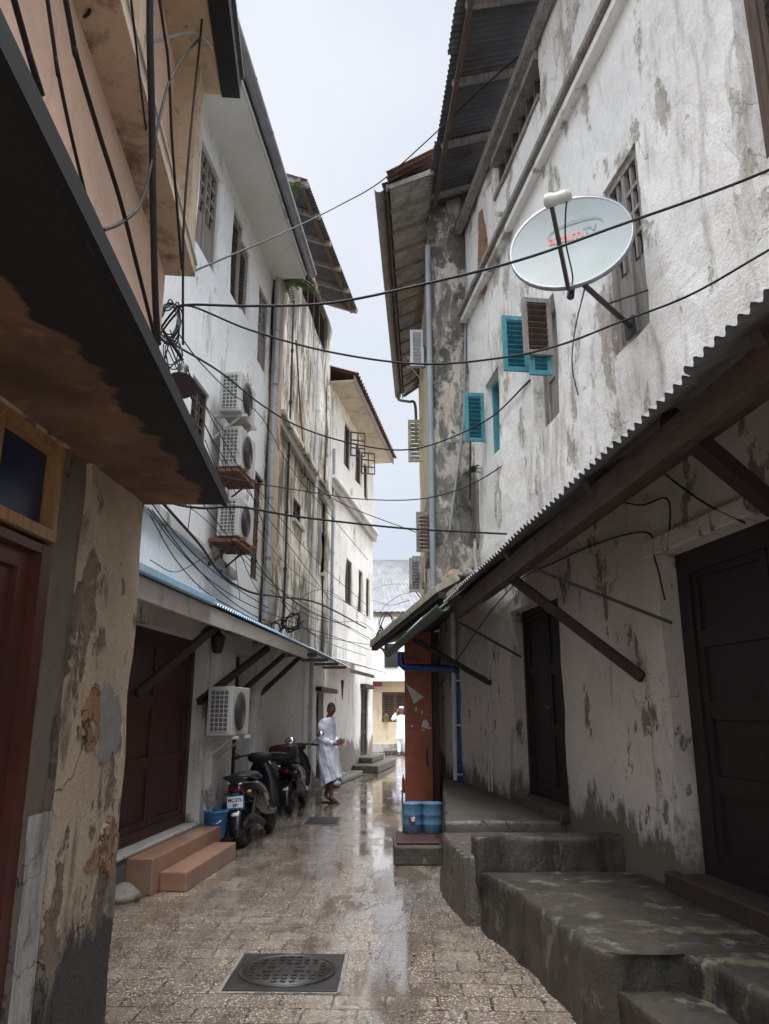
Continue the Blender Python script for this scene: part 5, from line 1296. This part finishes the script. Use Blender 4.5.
# ================================================================== PEOPLE
def skin_mesh(verts, edges, radii, sub=2, root=0):
    me = bpy.data.meshes.new('sk'); me.from_pydata(verts, edges, []); ob = bpy.data.objects.new('sk', me); COL.objects.link(ob)
    m = ob.modifiers.new('s', 'SKIN'); m.use_smooth_shade = True
    for i, v in enumerate(me.skin_vertices[0].data):
        r = radii[i]; v.radius = (r, r) if not isinstance(r, tuple) else r; v.use_root = (i == root)
    ss = ob.modifiers.new('u', 'SUBSURF'); ss.levels = sub; ss.render_levels = sub
    dg = bpy.context.evaluated_depsgraph_get(); m2 = bpy.data.meshes.new_from_object(ob.evaluated_get(dg))
    vs = [v.co.copy() for v in m2.vertices]; fs = [list(p.vertices) for p in m2.polygons]
    bpy.data.objects.remove(ob); return vs, fs
def person(label, loc, heading, J, robe, headturn, scale=1.0, cap=False, sleeves=None, trousers=None, sandals=True):
    """J: joint positions (x forward, y left, z up)"""
    XF = Matrix.Translation(loc) @ Matrix.Rotation(heading, 4, 'Z') @ Matrix.Scale(scale, 4)
    names = list(J.keys()); V = [Vector(J[k][0]) for k in names]; Rr = [J[k][1] for k in names]; ix = {k: i for i, k in enumerate(names)}
    E = []
    def ch(*ks):
        for a, b in zip(ks, ks[1:]): E.append((ix[a], ix[b]))
    ch('pelvis', 'waist', 'chest', 'neckb', 'neck', 'headb'); 
    for s in 'LR':
        ch('pelvis', 'hip' + s, 'knee' + s, 'ankle' + s, 'toe' + s); ch('chest', 'sho' + s, 'elb' + s, 'wri' + s, 'palm' + s)
    vs, fs = skin_mesh(V, E, Rr, 2, ix['pelvis'])
    body = MB(); body.add(vs, fs, True)
    # fingers
    for s in 'LR':
        w_, p_ = Vector(J['wri' + s][0]), Vector(J['palm' + s][0]); d = (p_ - w_).normalized(); sd = d.cross(Vector((0, 0, 1))).normalized(); up = sd.cross(d)
        for k in range(4):
            L = (.068, .078, .073, .056)[k]; o = p_ + up * (.03 - .02 * k)
            body.tube([o - d * .02, o + d * L * .45, o + d * L * .75 - sd * .018, o + d * L * .85 - sd * .04], [.0095, .009, .008, .006], 6)
        o = w_.lerp(p_, .5) + up * .03; body.tube([o, o + up * .025 + d * .03, o + up * .03 + d * .06], [.012, .011, .007], 6)
    # head
    hc = Vector(J['head'][0]); HT = Matrix.Rotation(headturn, 4, 'Z'); hv = []
    n = 22; rings = []
    for i in range(n + 1):
        a = PI * min(max(i / n, .01), .99); ring = []
        for k in range(28):
            th = 2 * PI * k / 28; x = .098 * math.sin(a) * math.cos(th); y = .076 * math.sin(a) * math.sin(th); z = -.122 * math.cos(a)
            if z < 0: y *= 1 + z * 2.2; x *= 1 + z * .9 if x < 0 else 1 + z * .4
            fr = max(0, math.cos(th)) ** 6
            x += .022 * math.exp(-((z + .012) / .02) ** 2 - (y / .012) ** 2) * (x > 0)
            x -= .011 * math.exp(-((z - .016) / .014) ** 2 - ((abs(y) - .032) / .016) ** 2) * (x > 0)
            x += .007 * math.exp(-((z + .048) / .009) ** 2 - (y / .024) ** 2) * (x > 0) + .008 * math.exp(-((z + .09) / .016) ** 2 - (y / .02) ** 2) * (x > 0)
            ring.append(hc + HT @ Vector((x, y, z)))
        rings.append(ring)
    body.loft(rings)
    for s in (-1, 1): body.ball(hc + HT @ Vector((-.005, s * .077, 0)), (.02, .01, .032), 8, HT)
    for i in range(len(body.v)): body.v[i] = XF @ body.v[i]
    b = body.build('person', 'skin', base=loc); tag(b, label, 'person')
    def fin(mb, nm, mat):
        for i in range(len(mb.v)): mb.v[i] = XF @ mb.v[i]
        return mb.build(nm, mat, b)
    mb = MB()
    for s in (-1, 1): mb.ball(hc + HT @ Vector((.078, s * .031, .017)), (.011, .014, .008), 8, HT)
    fin(mb, 'eyes', 'eye')
    mb = MB(); rings = []
    for i in range(9):
        a = PI * (.43 + .56 * i / 8); ring = []
        for k in range(28):
            th = 2 * PI * k / 28; low = (.0 if math.cos(th) > .35 else (.10 if math.cos(th) < -.2 else .03)); aa = a - (low * 2.2) * (1 - i / 8)
            if math.cos(th) > .35: aa = PI * (.64 + .35 * i / 8)
            ring.append(hc + HT @ Vector((.106 * math.sin(aa) * math.cos(th), .083 * math.sin(aa) * math.sin(th), -.131 * math.cos(aa))))
        rings.append(ring)
    mb.loft(rings)
    fin(mb, 'hair', 'hair')
    if cap:
        mb = MB(); mb.lathe([(.086, 0), (.092, .0), (.09, .05), (.07, .07), (.001, .074)], hc + Vector((0, 0, .07)), n=20); fin(mb, 'cap', 'cloth_cap')
    # robe: elliptic rings with folds
    mb = MB(); rings = []
    m = 72
    dz = 0
    full = []
    for a, c in zip(robe, robe[1:]):
        for q in range(8): full.append([a[i] + (c[i] - a[i]) * q / 8 for i in range(len(a))])
    full.append(list(robe[-1]))
    for (x, y, z, hx, hy, tilt, fold) in full:
        ring = []
        for k in range(m):
            th = 2 * PI * k / m; f = 1 + fold * (math.sin(5 * th + z * 9) + .8 * math.sin(9 * th - z * 8 + 1) + .5 * math.sin(17 * th + z * 14)) + .05 * noise.noise(Vector((th * 1.5, z * 12, 3)))
            px, py = hx * math.cos(th) * f, hy * math.sin(th) * f
            ring.append(Vector((x + px, y + py, z + tilt * px + .004 * math.sin(th * 7 + z * 30))))
        rings.append(ring)
    mb.loft(rings, cap=False); inner = [[Vector(((p.x - c_[0]) * .96 + c_[0], (p.y - c_[1]) * .96 + c_[1], p.z)) for p in r_] for r_, c_ in zip(rings, full)]
    mb.loft([rings[0], inner[0]], cap=False); mb.loft([rings[-1], inner[-1]], cap=False); mb.loft(inner, cap=False)
    fin(mb, 'robe', 'cloth_white')
    for s in 'LR':
        sh, el, wr = (Vector(J[k + s][0]) for k in ('sho', 'elb', 'wri')); ch_ = Vector(J['chest'][0])
        mb = MB(); pts = spline([ch_.lerp(sh, .6), sh, sh.lerp(el, .5), el, el.lerp(wr, .5), el.lerp(wr, .88)], 4)
        rad = [.062 + .012 * math.sin(i * 1.3) + (.004 * (i % 2)) - .0007 * i for i in range(len(pts))]
        mb.tube(pts, rad, 14, cap=True); fin(mb, 'sleeve', 'cloth_white')
    if trousers:
        for s in 'LR':
            hp, kn, an = (Vector(J[k + s][0]) for k in ('hip', 'knee', 'ankle'))
            mb = MB(); pts = spline([hp, kn, kn.lerp(an, .92)], 6); mb.tube(pts, [.105 - .004 * i for i in range(len(pts))], 14); fin(mb, 'trouser_leg', 'cloth_white')
    for s in 'LR':
        an, to = Vector(J['ankle' + s][0]), Vector(J['toe' + s][0]); d = (to - an); d.z = 0; d.normalize(); sd = Vector((-d.y, d.x, 0)); c_ = an.lerp(to, .45)
        mb = MB(); ring = []; rt = []
        for k in range(20):
            th = 2 * PI * k / 20; q = c_ + d * (.14 * math.cos(th)) + sd * (.045 * math.sin(th)); ring.append(Vector((q.x, q.y, .002))); rt.append(Vector((q.x, q.y, .022)))
        mb.loft([ring, rt]); q = an.lerp(to, .62); mb.tube(spline([q + sd * .045 + Vector((0, 0, -.03)), q + Vector((0, 0, .022)), q - sd * .045 + Vector((0, 0, -.03))], 4), .012, 6); fin(mb, 'sandal', 'leather')
    return b
J1 = {'pelvis': ((.02, 0, .95), .12), 'waist': ((.0, 0, 1.1), .11), 'chest': ((-.03, 0, 1.33), .105), 'neckb': ((-.0, 0, 1.46), .06), 'neck': ((.02, 0, 1.52), .055), 'headb': ((.04, 0, 1.6), .05),
      'hipL': ((.02, .09, .88), .09), 'kneeL': ((.06, .07, .49), .06), 'ankleL': ((-.06, .05, .1), .036), 'toeL': ((.1, .1, .035), .03),
      'hipR': ((.02, -.09, .88), .09), 'kneeR': ((.10, -.05, .49), .06), 'ankleR': ((.10, -.05, .1), .036), 'toeR': ((.26, -.10, .035), .03),
      'shoL': ((-.03, .17, 1.37), .04), 'elbL': ((-.02, .24, 1.13), .042), 'wriL': ((.18, .08, 1.05), .026), 'palmL': ((.25, .04, 1.07), .03),
      'shoR': ((-.03, -.17, 1.37), .04), 'elbR': ((-.04, -.23, 1.12), .042), 'wriR': ((.17, -.09, 1.03), .026), 'palmR': ((.25, -.05, 1.04), .03),
      'head': ((.055, 0, 1.645), .1)}
robe1 = [(.01, 0, 1.50, .068, .08, .1, 0), (-.02, 0, 1.465, .125, .19, .2, 0), (-.03, 0, 1.38, .145, .225, .1, .01), (-.04, 0, 1.2, .16, .215, 0, .02), (-.04, 0, 1.05, .175, .205, 0, .035), (-.01, 0, .95, .20, .21, 0, .04),
         (.02, 0, .75, .195, .205, 0, .05), (.06, 0, .55, .185, .19, .15, .06), (.09, 0, .36, .19, .175, .5, .07)]
pm = atZ(327, 803, 0)
J1b = {k: ((v[0][0], v[0][1], v[0][2]), v[1]) for k, v in J1.items()}
man = person('young man in long white robe standing with hands clasped, looking back', Vector((pm.x, pm.y, 0)), R(-22), J1b, robe1, R(-48), 1.0)
J2 = {'pelvis': ((0, 0, .95), .13), 'waist': ((0, 0, 1.1), .11), 'chest': ((0, 0, 1.33), .13), 'neckb': ((0, 0, 1.46), .06), 'neck': ((0, 0, 1.52), .05), 'headb': ((.02, 0, 1.6), .055),
      'hipL': ((0, .09, .88), .09), 'kneeL': ((.10, .09, .5), .06), 'ankleL': ((-.08, .1, .14), .036), 'toeL': ((.08, .12, .05), .03),
      'hipR': ((0, -.09, .88), .09), 'kneeR': ((.02, -.1, .49), .06), 'ankleR': ((.04, -.1, .1), .036), 'toeR': ((.2, -.12, .035), .03),
      'shoL': ((0, .18, 1.40), .055), 'elbL': ((.02, .24, 1.12), .042), 'wriL': ((.12, .2, .92), .026), 'palmL': ((.15, .19, .84), .03),
      'shoR': ((0, -.18, 1.40), .055), 'elbR': ((.08, -.36, 1.34), .042), 'wriR': ((.10, -.2, 1.58), .026), 'palmR': ((.1, -.15, 1.65), .03),
      'head': ((.03, 0, 1.66), .1)}
robe2 = [(.0, 0, 1.49, .065, .075, .1, 0), (-.0, 0, 1.44, .10, .16, .1, 0), (0, 0, 1.36, .13, .205, 0, .01), (0, 0, 1.2, .14, .19, 0, .02), (0, 0, 1.0, .15, .19, 0, .03), (0, 0, .8, .17, .20, 0, .04), (0, 0, .62, .18, .21, 0, .05)]
pm2 = atY(401.5, 752, 30.5)
person('distant man in white clothes and cap raising one arm to his head', Vector((pm2.x, 30.5, 0)), R(-80), J2, robe2, 0, 1.0, cap=True, trousers=True)
# little pieces of litter behind the man
for k, (px, py, lb) in enumerate(((333, 787, 'crumpled grey litter on the ground behind the young man'), (345, 778, 'pale scrap of litter nearer the corner house wall'))):
    p = atZ(px, py, 0); mb = MB(); mb.ball((p.x, p.y, .06), (.16, .2, .06), 8)
    for v in mb.v: v += Vector((noise.noise(v * 9), noise.noise(v * 9 + Vector((5, 0, 0))), noise.noise(v * 9 + Vector((0, 9, 0))))) * .07
    for v in mb.v: v.z = max(v.z, .004)
    tag(mb.build('litter', 'paper' if k else 'old_cement', base=(p.x, p.y, 0)), lb, 'litter')

# ================================================================== HORN SPEAKER
p = atY(181, 381, 4.62)
t = thing('horn_speaker', p, 'dark round horn speaker hanging under the tangled cables', 'speaker')
HM = Matrix.Rotation(R(-8), 4, 'Y') @ Matrix.Rotation(R(-34), 4, 'X') @ Matrix.Scale(1.1, 4)
MB().lathe([(.092, -.05), (.088, -.052), (.075, -.03), (.05, .01), (.03, .05), (.02, .1), (.03, .12), (.03, .16), (.001, .165)], p, n=28, M4=HM).build('horn', 'steel_dark', t)
MB().lathe([(.001, -.03), (.022, -.045), (.02, -.02), (.001, 0)], p, n=16, M4=HM).build('throat', 'black', t)
MB().tube([p + Vector((0, 0, .15)), PK.P(PK.L - .02, p.z + .25, .02)], .01).build('bracket', 'black', t)

# ================================================================== PLANTS
def fern(pc, n, L, label, mat='leaf', spread=1, droop=.6, seed=1, name='fern'):
    t = thing(name, pc, label, 'plant'); rr_ = random.Random(seed); mb = MB(); st_ = MB()
    for k in range(n):
        az = rr_.uniform(0, 2 * PI); el = rr_.uniform(.1, 1.2); l = L * rr_.uniform(.5, 1); d = Vector((math.cos(az) * math.cos(el), math.sin(az) * math.cos(el), math.sin(el)))
        pts = [Vector(pc) + d * (l * i / 6) * spread + Vector((0, 0, -droop * l * (i / 6) ** 2)) for i in range(7)]; st_.tube(pts, .003, 4)
        for i in range(1, 7):
            tdir = (pts[i] - pts[i - 1]).normalized(); sd = tdir.cross(Vector((0, 0, 1))).normalized()
            for s in (-1, 1):
                for h in (0, .5):
                    o = pts[i - 1].lerp(pts[i], h); ll = l * .2 * (1.1 - i / 7) + .015; w_ = .012 * L / .4
                    e = o + sd * s * ll + tdir * ll * .4 + Vector((0, 0, rr_.uniform(-.3, .1) * ll))
                    m_ = o.lerp(e, .5)
                    mb.add([o, m_ + tdir * w_, e, m_ - tdir * w_], [(0, 1, 2, 3)])
    mb.build('leaves', mat, t); st_.build('stems', mat, t); return t
fern(LB.P(.35, LB.pix(285, 300)[1], .12), 70, .8, 'green fern growing from the wall below the white eave', seed=2)
fern(LB.P(.1, LB.pix(290, 225)[1], .3), 10, .3, 'small green weed at the gutter end below the tin roof', seed=3)
fern(Vector((1.15, 9.9, 3.22)), 26, .3, 'yellowish weeds sprouting on the mossy awning beside the stained flank', 'leaf_yellow', seed=4, name='weed')
fern(Vector((1.0, 10.7, 3.35)), 22, .3, 'green weeds at the foot of the blackened flank', 'leaf', seed=5, name='weed')
fern(Vector((1.25, 10.4, 4.9)), 12, .25, 'small dark weed in the crack beside the teal shutter', 'leaf', seed=6, name='weed')
fern(LA.P(LA.pix(230, 550)[0], LA.pix(230, 555)[1], .2), 16, .22, 'green moss tuft under the lowest stacked air conditioner', seed=9, name='moss_tuft')
mb = MB(); rr2 = random.Random(21)
for k in range(420):
    y = 4.6 + 12 * rr2.random() ** 1.5; side = rr2.random()
    x = (-2.3 + .083 * (y - 7) + abs(rr2.gauss(0, .22)) if side < .4 else (1.05 - .2 * (y - 4.6) - abs(rr2.gauss(0, .2)) if side < .7 and y < 7 else rr2.uniform(-1.6, .5)))
    s = rr2.uniform(.004, .014); a = rr2.uniform(0, PI); z = .006
    mb.box((x, y, z + s * .3), (s * rr2.uniform(.8, 2), s, s * .5), a)
tag(mb.build('grit', 'stone', base=(0, 8, 0)), 'loose grit and chips scattered over the wet paving', 'grit', kind='stuff')
# rubble heap on the awning
for k in range(14):
    q = Vector((1.05 + random.uniform(-.15, .25), 9.5 + k * .1, 3.2 + random.uniform(-.02, .15))); mb = MB(); s = random.uniform(.05, .1); mb.ball(q, (s, s, s * .7), 9)
    for v in mb.v: v += Vector((noise.noise(v * 7), noise.noise(v * 7 + Vector((5, 0, 0))), noise.noise(v * 7 + Vector((0, 9, 0))))) * .05
    mb.build('rubble', 'rubble' if k % 2 else 'stone', hE)

# ================================================================== CABLES
GC = 'cables slung across the lane'
def cab(pts, r, lb, mat='cable', grp=GC): return cable([atY(*p) for p in pts], r, lb, mat, n=8, group=grp)
cab([(150, 345, 4.9), (172, 313, 4.7), (187, 305, 4.6), (250, 306, 4.5), (330, 303, 4.4), (420, 285, 4.3), (520, 260, 4.1), (620, 225, 3.95), (700, 197, 3.85), (769, 170, 3.75), (860, 130, 3.65)], .0085, 'thick black cable crossing in front of the satellite dish')
cab([(152, 345, 5.0), (175, 315, 4.9), (190, 306, 4.8), (250, 330, 4.8), (330, 352, 4.8), (420, 364, 4.8), (500, 358, 4.7), (560, 345, 4.6), (620, 322, 4.5), (690, 295, 4.2), (769, 250, 3.9), (850, 205, 3.8)], .008, 'thick black cable sagging below the satellite dish')
cab([(184, 275, 5.2), (215, 262, 5.8), (260, 243, 7), (300, 225, 9), (340, 205, 10), (380, 182, 10), (430, 138, 9.2), (500, 72, 8), (560, 25, 7), (590, 0, 6.5)], .009, 'thin black wire rising across the open sky to the right roof')
cab([(175, 345, 6), (220, 372, 7), (262, 405, 8.5), (300, 427, 9), (350, 443, 9.5), (400, 450, 9.8), (440, 442, 10), (490, 418, 9.5), (530, 380, 8.2)], .010, 'black cable sagging across the sky gap to the teal shutter')
cab([(145, 478, 6), (165, 500, 6), (200, 508, 6.2), (240, 507, 6.5), (300, 517, 7.5), (400, 528, 8), (470, 532, 8.2), (507, 534, 8.2)], .012, 'heaviest lower black cable running level above the alley')
cab([(215, 475, 8), (255, 483, 9.2), (310, 492, 11), (360, 499, 11), (420, 499, 10.8), (470, 485, 10), (520, 452, 9), (560, 410, 8), (620, 330, 6.5)], .008, 'thin dark wire crossing just below the corner house eave')
cab([(300, 470, 12), (320, 490, 13), (345, 505, 14), (372, 516, 15), (410, 530, 14), (430, 538, 12)], .008, 'faint thin wire beneath the others in the sky gap')
GL = 'cables running along the left walls'
# near-left verticals
def wallrun(pts):
    P_ = [PK.at(x, y, .23) for x, y in pts]
    if pts[0][1] <= 0 and P_[0].z < 5.7:      # carry the run on along the wall until it reaches the eave or the next fixing
        dd = (P_[0] - P_[1]).normalized(); k = min(2.2, (5.76 - P_[0].z) / max(.05, dd.z)); P_ = [P_[0] + dd * k] + P_
    return P_
cable(wallrun([(150, -40), (150, 40), (152, 120), (153, 200), (155, 290), (158, 345)]), .016, 'thickest black cable hanging vertically over the pink wall', group=GL)
cable(wallrun([(60, -30), (75, 50), (98, 130), (120, 200), (138, 270), (158, 350)]), .009, 'black cable running down the pink wall beside the balcony', group=GL)
cable(wallrun([(14, 0), (28, 50), (42, 95)]), .009, 'short black cable at the top left corner', group=GL)
cable(wallrun([(46, -10), (56, 60), (70, 130), (88, 205)]), .006, 'thin black cable on the pink wall, left of its neighbour', group=GL)
cable(wallrun([(158, -10), (168, 60), (172, 140), (178, 220), (182, 270)]), .007, 'black wire along the stained beige pier', group=GL)
cable(wallrun([(204, 0), (198, 60), (190, 140), (184, 220), (183, 280), (183, 345)]), .007, 'thin black wire down the outer corner of the pink house', group=GL)
cable(wallrun([(130, -10), (140, 80), (146, 130)]), .005, 'short thin wire between the two pink wall bands', group=GL)
cable(wallrun([(200, 38), (185, 55), (170, 80), (158, 125), (150, 170), (140, 205), (122, 222), (104, 230)]), .007, 'curling black wire looping across the balcony band', group=GL)
cab([(20, 5, 2.2), (45, 36, 2.5), (75, 42, 2.8), (120, 50, 3.1), (160, 40, 3.5), (190, 32, 3.8), (205, 40, 3.9), (212, 50, 3.95)], .009, 'pale grey cable curving under the near left eave', 'cable_grey', grp=GL)
cab([(0, 130, 2.3), (30, 165, 2.6), (60, 205, 3.0), (92, 236, 3.4), (100, 260, 3.6)], .006, 'thin grey wire hanging in front of the black canopy edge', 'cable_grey', grp=GL)
t = None
# coils
def coil(px, py, Y, r, n, lb, seed, thick=.006, grp=None, nm='cable_coil', sx=1, sy=1.6):
    rr_ = random.Random(seed); pts = []
    for k in range(n):
        a = k * .9 + rr_.uniform(-.2, .2); q = r * rr_.uniform(.45, 1)
        pts.append(atY(px + math.cos(a) * q * sx, py + math.sin(a) * q * sy, Y + rr_.uniform(-.12, .12)))
    mb = MB(); mb.tube(spline(pts, 5), thick, 5); return tag(mb.build(nm, 'cable', base=pts[0]), lb, 'cable', grp)
coil(170, 322, 4.75, 15, 46, 'dense hanging tangle of black cables beside the pink corner', 3, .0055, nm='cable_tangle')
coil(172, 355, 4.8, 11, 30, 'loose lower tangle of black cables above the horn speaker', 4, .004, nm='cable_tangle')
coil(103, 230, 3.6, 6, 12, 'small loop of wire tied on the black canopy edge', 5, .005, sy=1)
coil(74, 8, 2.6, 16, 18, 'curled black cable loops at the top left', 6, .008, sy=1)
coil(45, 2, 2.6, 10, 12, 'second knot of cable loops, at the top left edge', 7, .009, sy=.8)
coil(292, 622, 12.0, 12, 26, 'knotted cables on the stained wall above the tin hood', 8, .012, sy=1)
coil(276, 628, 12.0, 9, 18, 'cable loops on the blue awning end', 9, .01, sy=1.2)
coil(381, 640, 15, 9, 22, 'tangled cables at the corner house edge by the mossy eave', 10, .012, sy=1.6)
coil(388, 628, 16, 10, 16, 'loose loops of cable before the distant white house', 11, .012, sy=1.6)
# fan of wires from tangle down along the wall
rr_ = random.Random(5)
fan = [((172, 340, 5), (190, 375, 6.0), (215, 425, 7.5), (245, 480, 9.5), (268, 535, 11.3)), ((170, 345, 5), (195, 405, 6.5), (225, 460, 8.2), (262, 510, 10.5), (300, 560, 13), (330, 600, 15)),
       ((176, 330, 5), (200, 362, 6.4), (230, 392, 8), (262, 418, 10), (292, 470, 12.5), (330, 515, 15), (368, 560, 19)),
       ((150, 420, 6), (180, 470, 7.0), (215, 520, 8.5), (250, 560, 10), (300, 605, 13), (350, 628, 17)), ((148, 508, 6.4), (175, 545, 7.2), (210, 580, 8.4), (250, 605, 10), (300, 625, 12.5)),
       ((152, 510, 6.4), (190, 560, 7.6), (230, 600, 9.2), (270, 622, 11), (320, 632, 13.5), (370, 650, 18)),
       ((160, 500, 6.4), (200, 545, 7.6), (222, 575, 8.6), (250, 592, 9.6), (280, 597, 11), (320, 604, 13.5), (366, 628, 18)),
       ((165, 352, 5), (180, 420, 6.6), (176, 470, 6.8), (190, 500, 7.2), (188, 530, 7.4)), ((205, 440, 8), (228, 500, 9), (243, 560, 10), (262, 600, 11.2)),
       ((245, 545, 10), (275, 585, 11.5), (310, 612, 13.5), (345, 625, 16), (372, 640, 19)), ((270, 590, 11.6), (300, 612, 12.8), (330, 622, 14.6), (360, 622, 17), (375, 632, 19)),
       ((280, 600, 12), (310, 632, 13.2), (340, 640, 15.5), (372, 645, 18.6)), ((150, 560, 6.6), (175, 572, 7.2), (200, 560, 7.8), (222, 548, 8.4)),
       ((283, 640, 12), (300, 600, 12.6), (325, 590, 14), (350, 605, 16.5), (371, 620, 19)),
       ((375, 660, 17), (380, 615, 17), (395, 598, 15), (412, 592, 13)), ((372, 636, 19), (388, 625, 17), (405, 612, 14)), ((372, 600, 20), (390, 605, 17), (410, 600, 13)), ((372, 590, 21), (386, 585, 18), (408, 584, 13))]
where = ['first thin wire fanning from the tangle past the air conditioners', 'long thin wire from the tangle down to the stained wall', 'wire from the tangle crossing the grey drainpipe to the corner house',
         'wire descending beside the lowest air conditioner and along the lane', 'lower wire parallel to the blue awning edge', 'wire just above the blue awning edge reaching the corner house', 'thickest wire of the wall bundle under the string course',
         'wire dropping straight below the horn speaker', 'wire passing the lowest air conditioner towards the awning end', 'wire sagging past the grey drainpipe foot', 'wire bridging the stained wall above the tin hood', 'wire touching the tin hood edge',
         'short wire arching over the blue awning', 'arched wire rising over the stained wall foot', 'black cable bending up before the distant white house', 'slack cable between corner house and mossy eave',
         'upper thin cable before the distant white house', 'highest thin cable before the distant roof']
fan += [((170, 330, 5), (183, 365, 5.8), (203, 402, 7), (236, 448, 9), (262, 500, 10.8)), ((168, 350, 5), (188, 392, 6.2), (208, 432, 7.4), (238, 500, 9.6), (256, 560, 10.8)),
 ((146, 495, 6.3), (168, 525, 6.9), (196, 556, 7.9), (232, 585, 9.2), (268, 608, 11)), ((150, 515, 6.4), (176, 560, 7.2), (206, 592, 8.3), (240, 612, 9.6), (276, 632, 11.4)),
 ((156, 488, 6.5), (196, 512, 7.6), (226, 540, 9), (262, 578, 10.6), (298, 600, 12.4), (332, 618, 14.8), (368, 640, 18.4)), ((243, 470, 9.8), (282, 520, 11.8), (322, 566, 14.4), (368, 606, 19)),
 ((252, 520, 10.4), (282, 560, 11.8), (318, 588, 14), (366, 612, 18.8)), ((262, 560, 11), (290, 612, 12.2), (322, 640, 14), (366, 656, 18)),
 ((188, 366, 6), (193, 405, 6.6), (200, 455, 7.4), (205, 470, 7.6)), ((222, 425, 8.6), (226, 470, 8.8), (232, 530, 9.2), (240, 600, 9.9))]
where += ['faint wire beside the upper half-hidden casement', 'faint wire passing left of the three air conditioners', 'thin wire just under the string course end', 'thin wire nearly touching the blue awning flashing', 'long thin wire low across the stained wall to the corner house',
 'slack wire crossing the stained wall below its small window', 'thin wire under the small window of the stained wall', 'lowest thin wire before the tin hood', 'short wire dropping past the casement near the horn speaker', 'wire hanging straight behind the stacked air conditioners']
for k, pts in enumerate(fan): cab(pts, .014 if k == 6 else rr_.uniform(.004, .0065), where[k], grp=GL)

# ================================================================== WORLD, SUN, CAMERA
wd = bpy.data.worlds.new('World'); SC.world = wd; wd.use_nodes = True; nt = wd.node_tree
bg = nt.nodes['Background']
sky = N(nt, 'ShaderNodeTexSky'); sky.sky_type = 'NISHITA'; sky.sun_disc = False
SUN_EL, SUN_AZ = R(78), R(170)
sky.sun_elevation = SUN_EL; sky.sun_rotation = SUN_AZ; sky.dust_density = 4; sky.air_density = 1.2
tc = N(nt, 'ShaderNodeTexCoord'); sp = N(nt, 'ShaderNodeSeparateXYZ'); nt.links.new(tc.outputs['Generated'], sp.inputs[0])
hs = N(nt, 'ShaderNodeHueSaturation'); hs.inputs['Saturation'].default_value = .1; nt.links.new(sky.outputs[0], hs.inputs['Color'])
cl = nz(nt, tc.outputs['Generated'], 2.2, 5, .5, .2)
zen = ramp(nt, sp.outputs[2], .76, 1.0, 0, 12)  # extra brightness added to the unseen zenith to light the lane
back = mth(nt, 'MULTIPLY', ramp(nt, sp.outputs[1], .05, -.8, 0, 2.6), ramp(nt, sp.outputs[2], .0, .5))  # sky behind the camera brightened too, as added fill out of view
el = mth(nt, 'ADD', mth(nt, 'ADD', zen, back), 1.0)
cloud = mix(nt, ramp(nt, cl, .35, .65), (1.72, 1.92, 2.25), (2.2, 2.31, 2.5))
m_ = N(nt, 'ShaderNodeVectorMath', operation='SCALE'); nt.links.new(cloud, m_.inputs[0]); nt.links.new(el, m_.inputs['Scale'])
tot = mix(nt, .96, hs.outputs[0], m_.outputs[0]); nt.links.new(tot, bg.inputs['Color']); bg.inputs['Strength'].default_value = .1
sd = bpy.data.lights.new('sun', 'SUN'); sd.energy = 1.5; sd.angle = R(45); sd.color = (1, .97, .93)
so = bpy.data.objects.new('sun', sd); COL.objects.link(so)
dirv = Vector((math.sin(SUN_AZ) * math.cos(SUN_EL), math.cos(SUN_AZ) * math.cos(SUN_EL), math.sin(SUN_EL)))
so.rotation_euler = dirv.to_track_quat('Z', 'Y').to_euler()
cd = bpy.data.cameras.new('camera'); co = bpy.data.objects.new('camera', cd); COL.objects.link(co)
co.location = EYE; co.rotation_euler = (PI / 2 + PITCH, 0, 0); cd.sensor_fit = 'HORIZONTAL'; cd.sensor_width = 36; cd.lens = 36 * FPX / 769; cd.clip_end = 1500; cd.clip_start = .05
SC.camera = co
SC.view_settings.view_transform = 'Standard'; SC.view_settings.look = 'None'; SC.view_settings.gamma = 1; SC.view_settings.exposure = 1.95
SC.render.engine = 'CYCLES'
SC.cycles.max_bounces = 8; SC.cycles.diffuse_bounces = 4
for o in bpy.data.objects:
    if '_o' in o: del o['_o']
